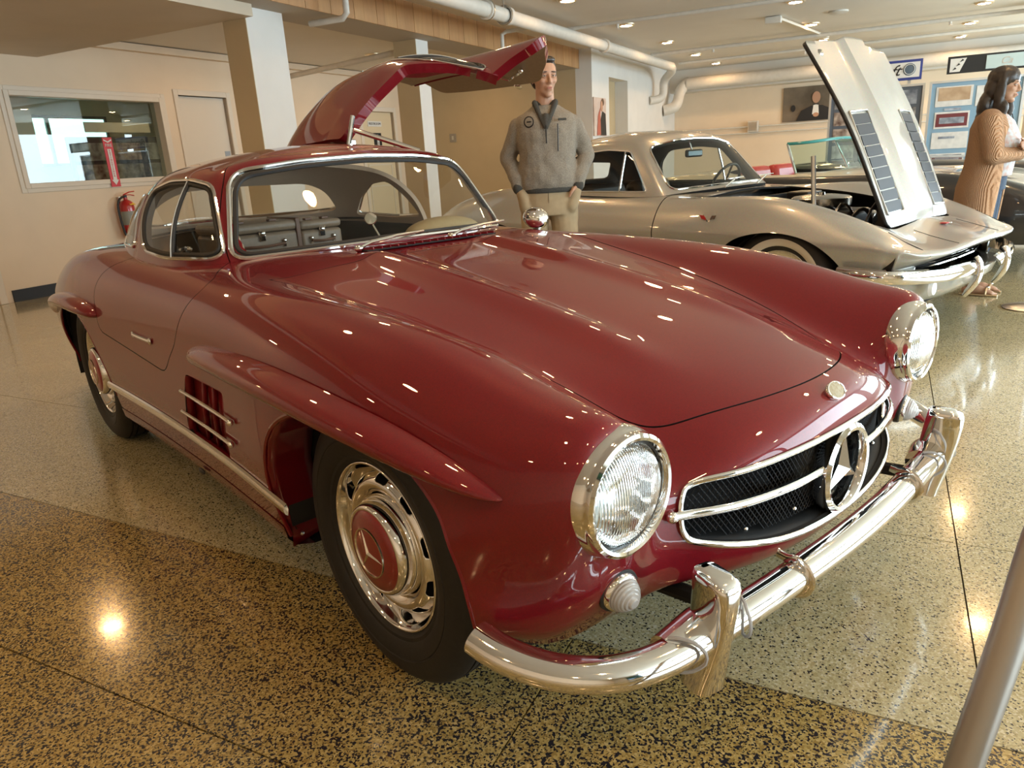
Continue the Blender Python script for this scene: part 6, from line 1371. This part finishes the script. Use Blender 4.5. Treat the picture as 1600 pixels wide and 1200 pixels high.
b = MB(); cap(b, (.050, .066, 1.50), (.145, .006, 1.345), .019, .010); cap(b, (.050, -.066, 1.50), (.145, -.006, 1.345), .019, .010); cap(b, (.10, .0, 1.405), (.138, 0, 1.36), .030, .014); fuse(b, 'collar_flap', KN2, man, .006, 3)
MB().tube([(.151, 0, 1.36), (.153, 0, 1.25)], .004, 6).build('zip', BLACK, man); MB().tube([(.148, .075, 1.365), (.150, .072, 1.20)], .0035, 6).build('pocket_zip', BLACK, man)
MB().box((.140, .105, 1.39), (.006, .055, .014), R=Matrix.Rotation(.35, 3, 'Z')).build('chest_label', KN2, man, bevel=.002)
MB().lathe([(.028, 0), (.035, .003), (.028, .006)], 24, axis='x').xf(Matrix.Translation((.134, -.105, 1.385))@Matrix.Rotation(-.35, 4, 'Z')).build('chest_emblem', BLACK, man)
MB().box((.137, -.105, 1.385), (.006, .03, .008), R=Matrix.Rotation(-.35, 3, 'Z')).build('emblem_bar', BLACK, man)
b = MB(); loft(b, [(.945, .005, 0, .130, .176), (.965, .005, 0, .134, .184), (.98, .005, 0, .13, .18)]); fuse(b, 'sweater_hem', KN2, man, .007, 2)
for s in (-1, 1):
    wr = Vector(ARM[s][2]); b = MB(); cap(b, wr+Vector((-.004, s*.002, .012)), wr+Vector((.004, -s*.002, -.006)), .042, .041); fuse(b, 'cuff', KN2, man, .006, 2)
b = MB(); loft(b, [(.80, 0, 0, .125, .180), (.88, 0, 0, .128, .186), (.965, .002, 0, .122, .172), (.985, .002, 0, .118, .168)])
for s in (-1, 1):
    chain(b, [(0, s*.095, .86), (.015, s*.110, .49), (-.015, s*.118, .10)], [.098, .082, .075]); cap(b, (.060, s*.172, .945), (.065, s*.145, .85), .043, .048)
fuse(b, 'trousers', KH, man, .009, 4, .5, noise=(.018, .12))
MB().tube([(.122, 0, .975), (.130, 0, .90), (.110, 0, .80)], .003, 5).build('fly_seam', mat('seam_brown', (.20, .15, .09), .8), man)
for s in (-1, 1):
    b = MB(); chain(b, [(-.05, s*.118, .05), (.08, s*.130, .045), (.18, s*.135, .035)], [.045, .045, .034]); fuse(b, 'shoe', mat('shoe_brown', (.06, .035, .02), .4) if s < 0 else bpy.data.materials['shoe_brown'], man, .008, 3)
# ---- the woman at the right edge
wo = empty('person', (-.42, 4.72, 0), math.radians(8), 'woman with dark hair in a tan ribbed cardigan, arms folded, at the right edge', 'person')
k = .93; wo.scale = (.975, .975, .975)
HW = Matrix.Translation((.030, 0, 1.498))@Matrix.Rotation(math.radians(-6), 4, 'Z')@Matrix.Rotation(math.radians(5), 4, 'Y')
b = MB(); head_shapes(b, HW, k); chain(b, [(-.01, 0, 1.28), (0, 0, 1.36), (.012, 0, 1.44)], [.065, .050, .047])
loft(b, [(.80, 0, 0, .115, .165), (.90, 0, 0, .115, .165), (1.0, .01, 0, .10, .14), (1.14, .02, 0, .12, .15), (1.26, .0, 0, .10, .155), (1.32, -.01, 0, .07, .11)])
WA = {}
for s in (-1, 1):
    sh_, elb, wr = (-.01, s*.165, 1.275), (.045, s*.215, 1.03), (.205, -s*.02, 1.055+s*.025); WA[s] = (sh_, elb, wr)
    chain(b, [sh_, elb, wr], [.050, .040, .027]); hand(b, wr, (.12, -s*.95, .10), (1, 0, .3), s, .88, .45)
    hip, kn_, an = (0, s*.085, .84), (.01, s*.085, .45), (-.015, s*.080, .085)
    chain(b, [hip, kn_, an], [.085, .056, .034]); chain(b, [(-.04, s*.080, .040), (.05, s*.085, .045), (.13, s*.09, .024)], [.030, .032, .020])
    for t in range(5): cap(b, (.13, s*(.075+.010*t-.008), .022), (.165-.006*t, s*(.075+.011*t-.008), .018), .010, .008)
fuse(b, 'body', SKIN2, wo, .0055, 4, .45)
face_parts(wo, HW, k, HAIRM, LIP, IRIS)
b = MB()
for c, r in (((-.018, 0, .058), (.104, .092, .084)), ((-.060, 0, -.02), (.065, .092, .11)), ((-.085, 0, -.13), (.060, .105, .12)), ((-.085, 0, -.21), (.055, .110, .06)), ((.000, .085, -.06), (.034, .022, .14)), ((.000, -.085, -.06), (.034, .022, .14)), ((.030, -.075, -.16), (.040, .028, .075)), ((.030, .075, -.16), (.040, .028, .075))):
    q = MB().ell(c, r, 20, 14).xf(HW); b.add(q.v, q.f)
fuse(b, 'hair', HAIRM, wo, .006, 3, .4, noise=(.010, .05))
CARD = knit('tan_ribbed_knit', (.47, .27, .15), (.52, .31, .18), 120, ribs=42); BLOUSE = noisy('floral_blouse', (.50, .60, .64), (.52, .34, .30), 38, .8, .1); DEN = noisy('denim', (.035, .055, .09), (.05, .075, .12), 80, .85, .1)
b = MB(); loft(b, [(.88, .03, 0, .115, .140), (1.0, .04, 0, .118, .135), (1.14, .05, 0, .125, .135), (1.26, .02, 0, .10, .12), (1.31, .0, 0, .07, .08)]); fuse(b, 'blouse', BLOUSE, wo, .008, 3)
b = MB(); A_ = []
for z, rx, ry, cx, op in ((1.335, .070, .10, -.015, .7), (1.30, .105, .155, -.015, .6), (1.22, .135, .185, -.012, .55), (1.08, .140, .185, -.01, .6), (.95, .150, .195, -.01, .7), (.80, .175, .215, -.02, .8), (.65, .175, .215, -.025, .85), (.50, .175, .215, -.03, .9), (.42, .172, .212, -.03, .95)):
    A_.append([(cx+rx*math.cos(t)*(1.0 if math.cos(t) < 0 else .95), ry*math.sin(t), z) for t in np.linspace(op, 2*PI-op, 40)])
b.grid(np.array(A_)); cd_ = b.build('cardigan', CARD, wo, angle=180, solid=.012, off=0)
b = MB()
for s in (-1, 1):
    sh_, elb, wr = WA[s]; chain(b, [sh_, elb, (wr[0]-.03, wr[1]+s*.05, wr[2])], [.078, .064, .046])
fuse(b, 'cardigan_sleeves', CARD, wo, .008, 3, .5, noise=(.010, .06))
b = MB(); loft(b, [(.78, 0, 0, .118, .165), (.88, 0, 0, .120, .168), (.93, .005, 0, .112, .155)])
for s in (-1, 1): chain(b, [(0, s*.085, .82), (.01, s*.085, .45), (-.012, s*.080, .19)], [.096, .068, .050])
fuse(b, 'jeans', DEN, wo, .008, 3)
b = MB()
for s in (-1, 1): cap(b, (-.012, s*.080, .215), (-.013, s*.080, .19), .053, .052)
fuse(b, 'jeans_cuff', noisy('denim_pale', (.22, .28, .33), (.26, .32, .37), 80, .85, .1), wo, .007, 2)
GOLD = mat('sandal_gold', (.50, .36, .20), .35, .5)
for s in (-1, 1):
    sd = MB(); sd.tube([(-.075, s*.080, .008), (0, s*.083, .008), (.09, s*.088, .008), (.175, s*.092, .008)], [.030, .034, .042, .024], 14, sec=[(math.cos(a), .28*math.sin(a)) for a in np.linspace(0, 2*PI, 14, endpoint=False)], upv=(0, 0, 1)); so = sd.build('sandal_sole', GOLD, wo)
    MB().tube([(.10, s*.088+.045*math.cos(a), .018+.045*math.sin(a)) for a in np.linspace(0, PI, 9)], .008, 6).build('sandal_strap', GOLD, wo); MB().ell((.105, s*.088, .068), (.014, .020, .008)).build('sandal_buckle', SATIN, wo)
MB().tube([(.09, .05, 1.31), (.16, .03, 1.10), (.17, .03, .98)], .004, 5).build('lanyard', BLACK, wo)
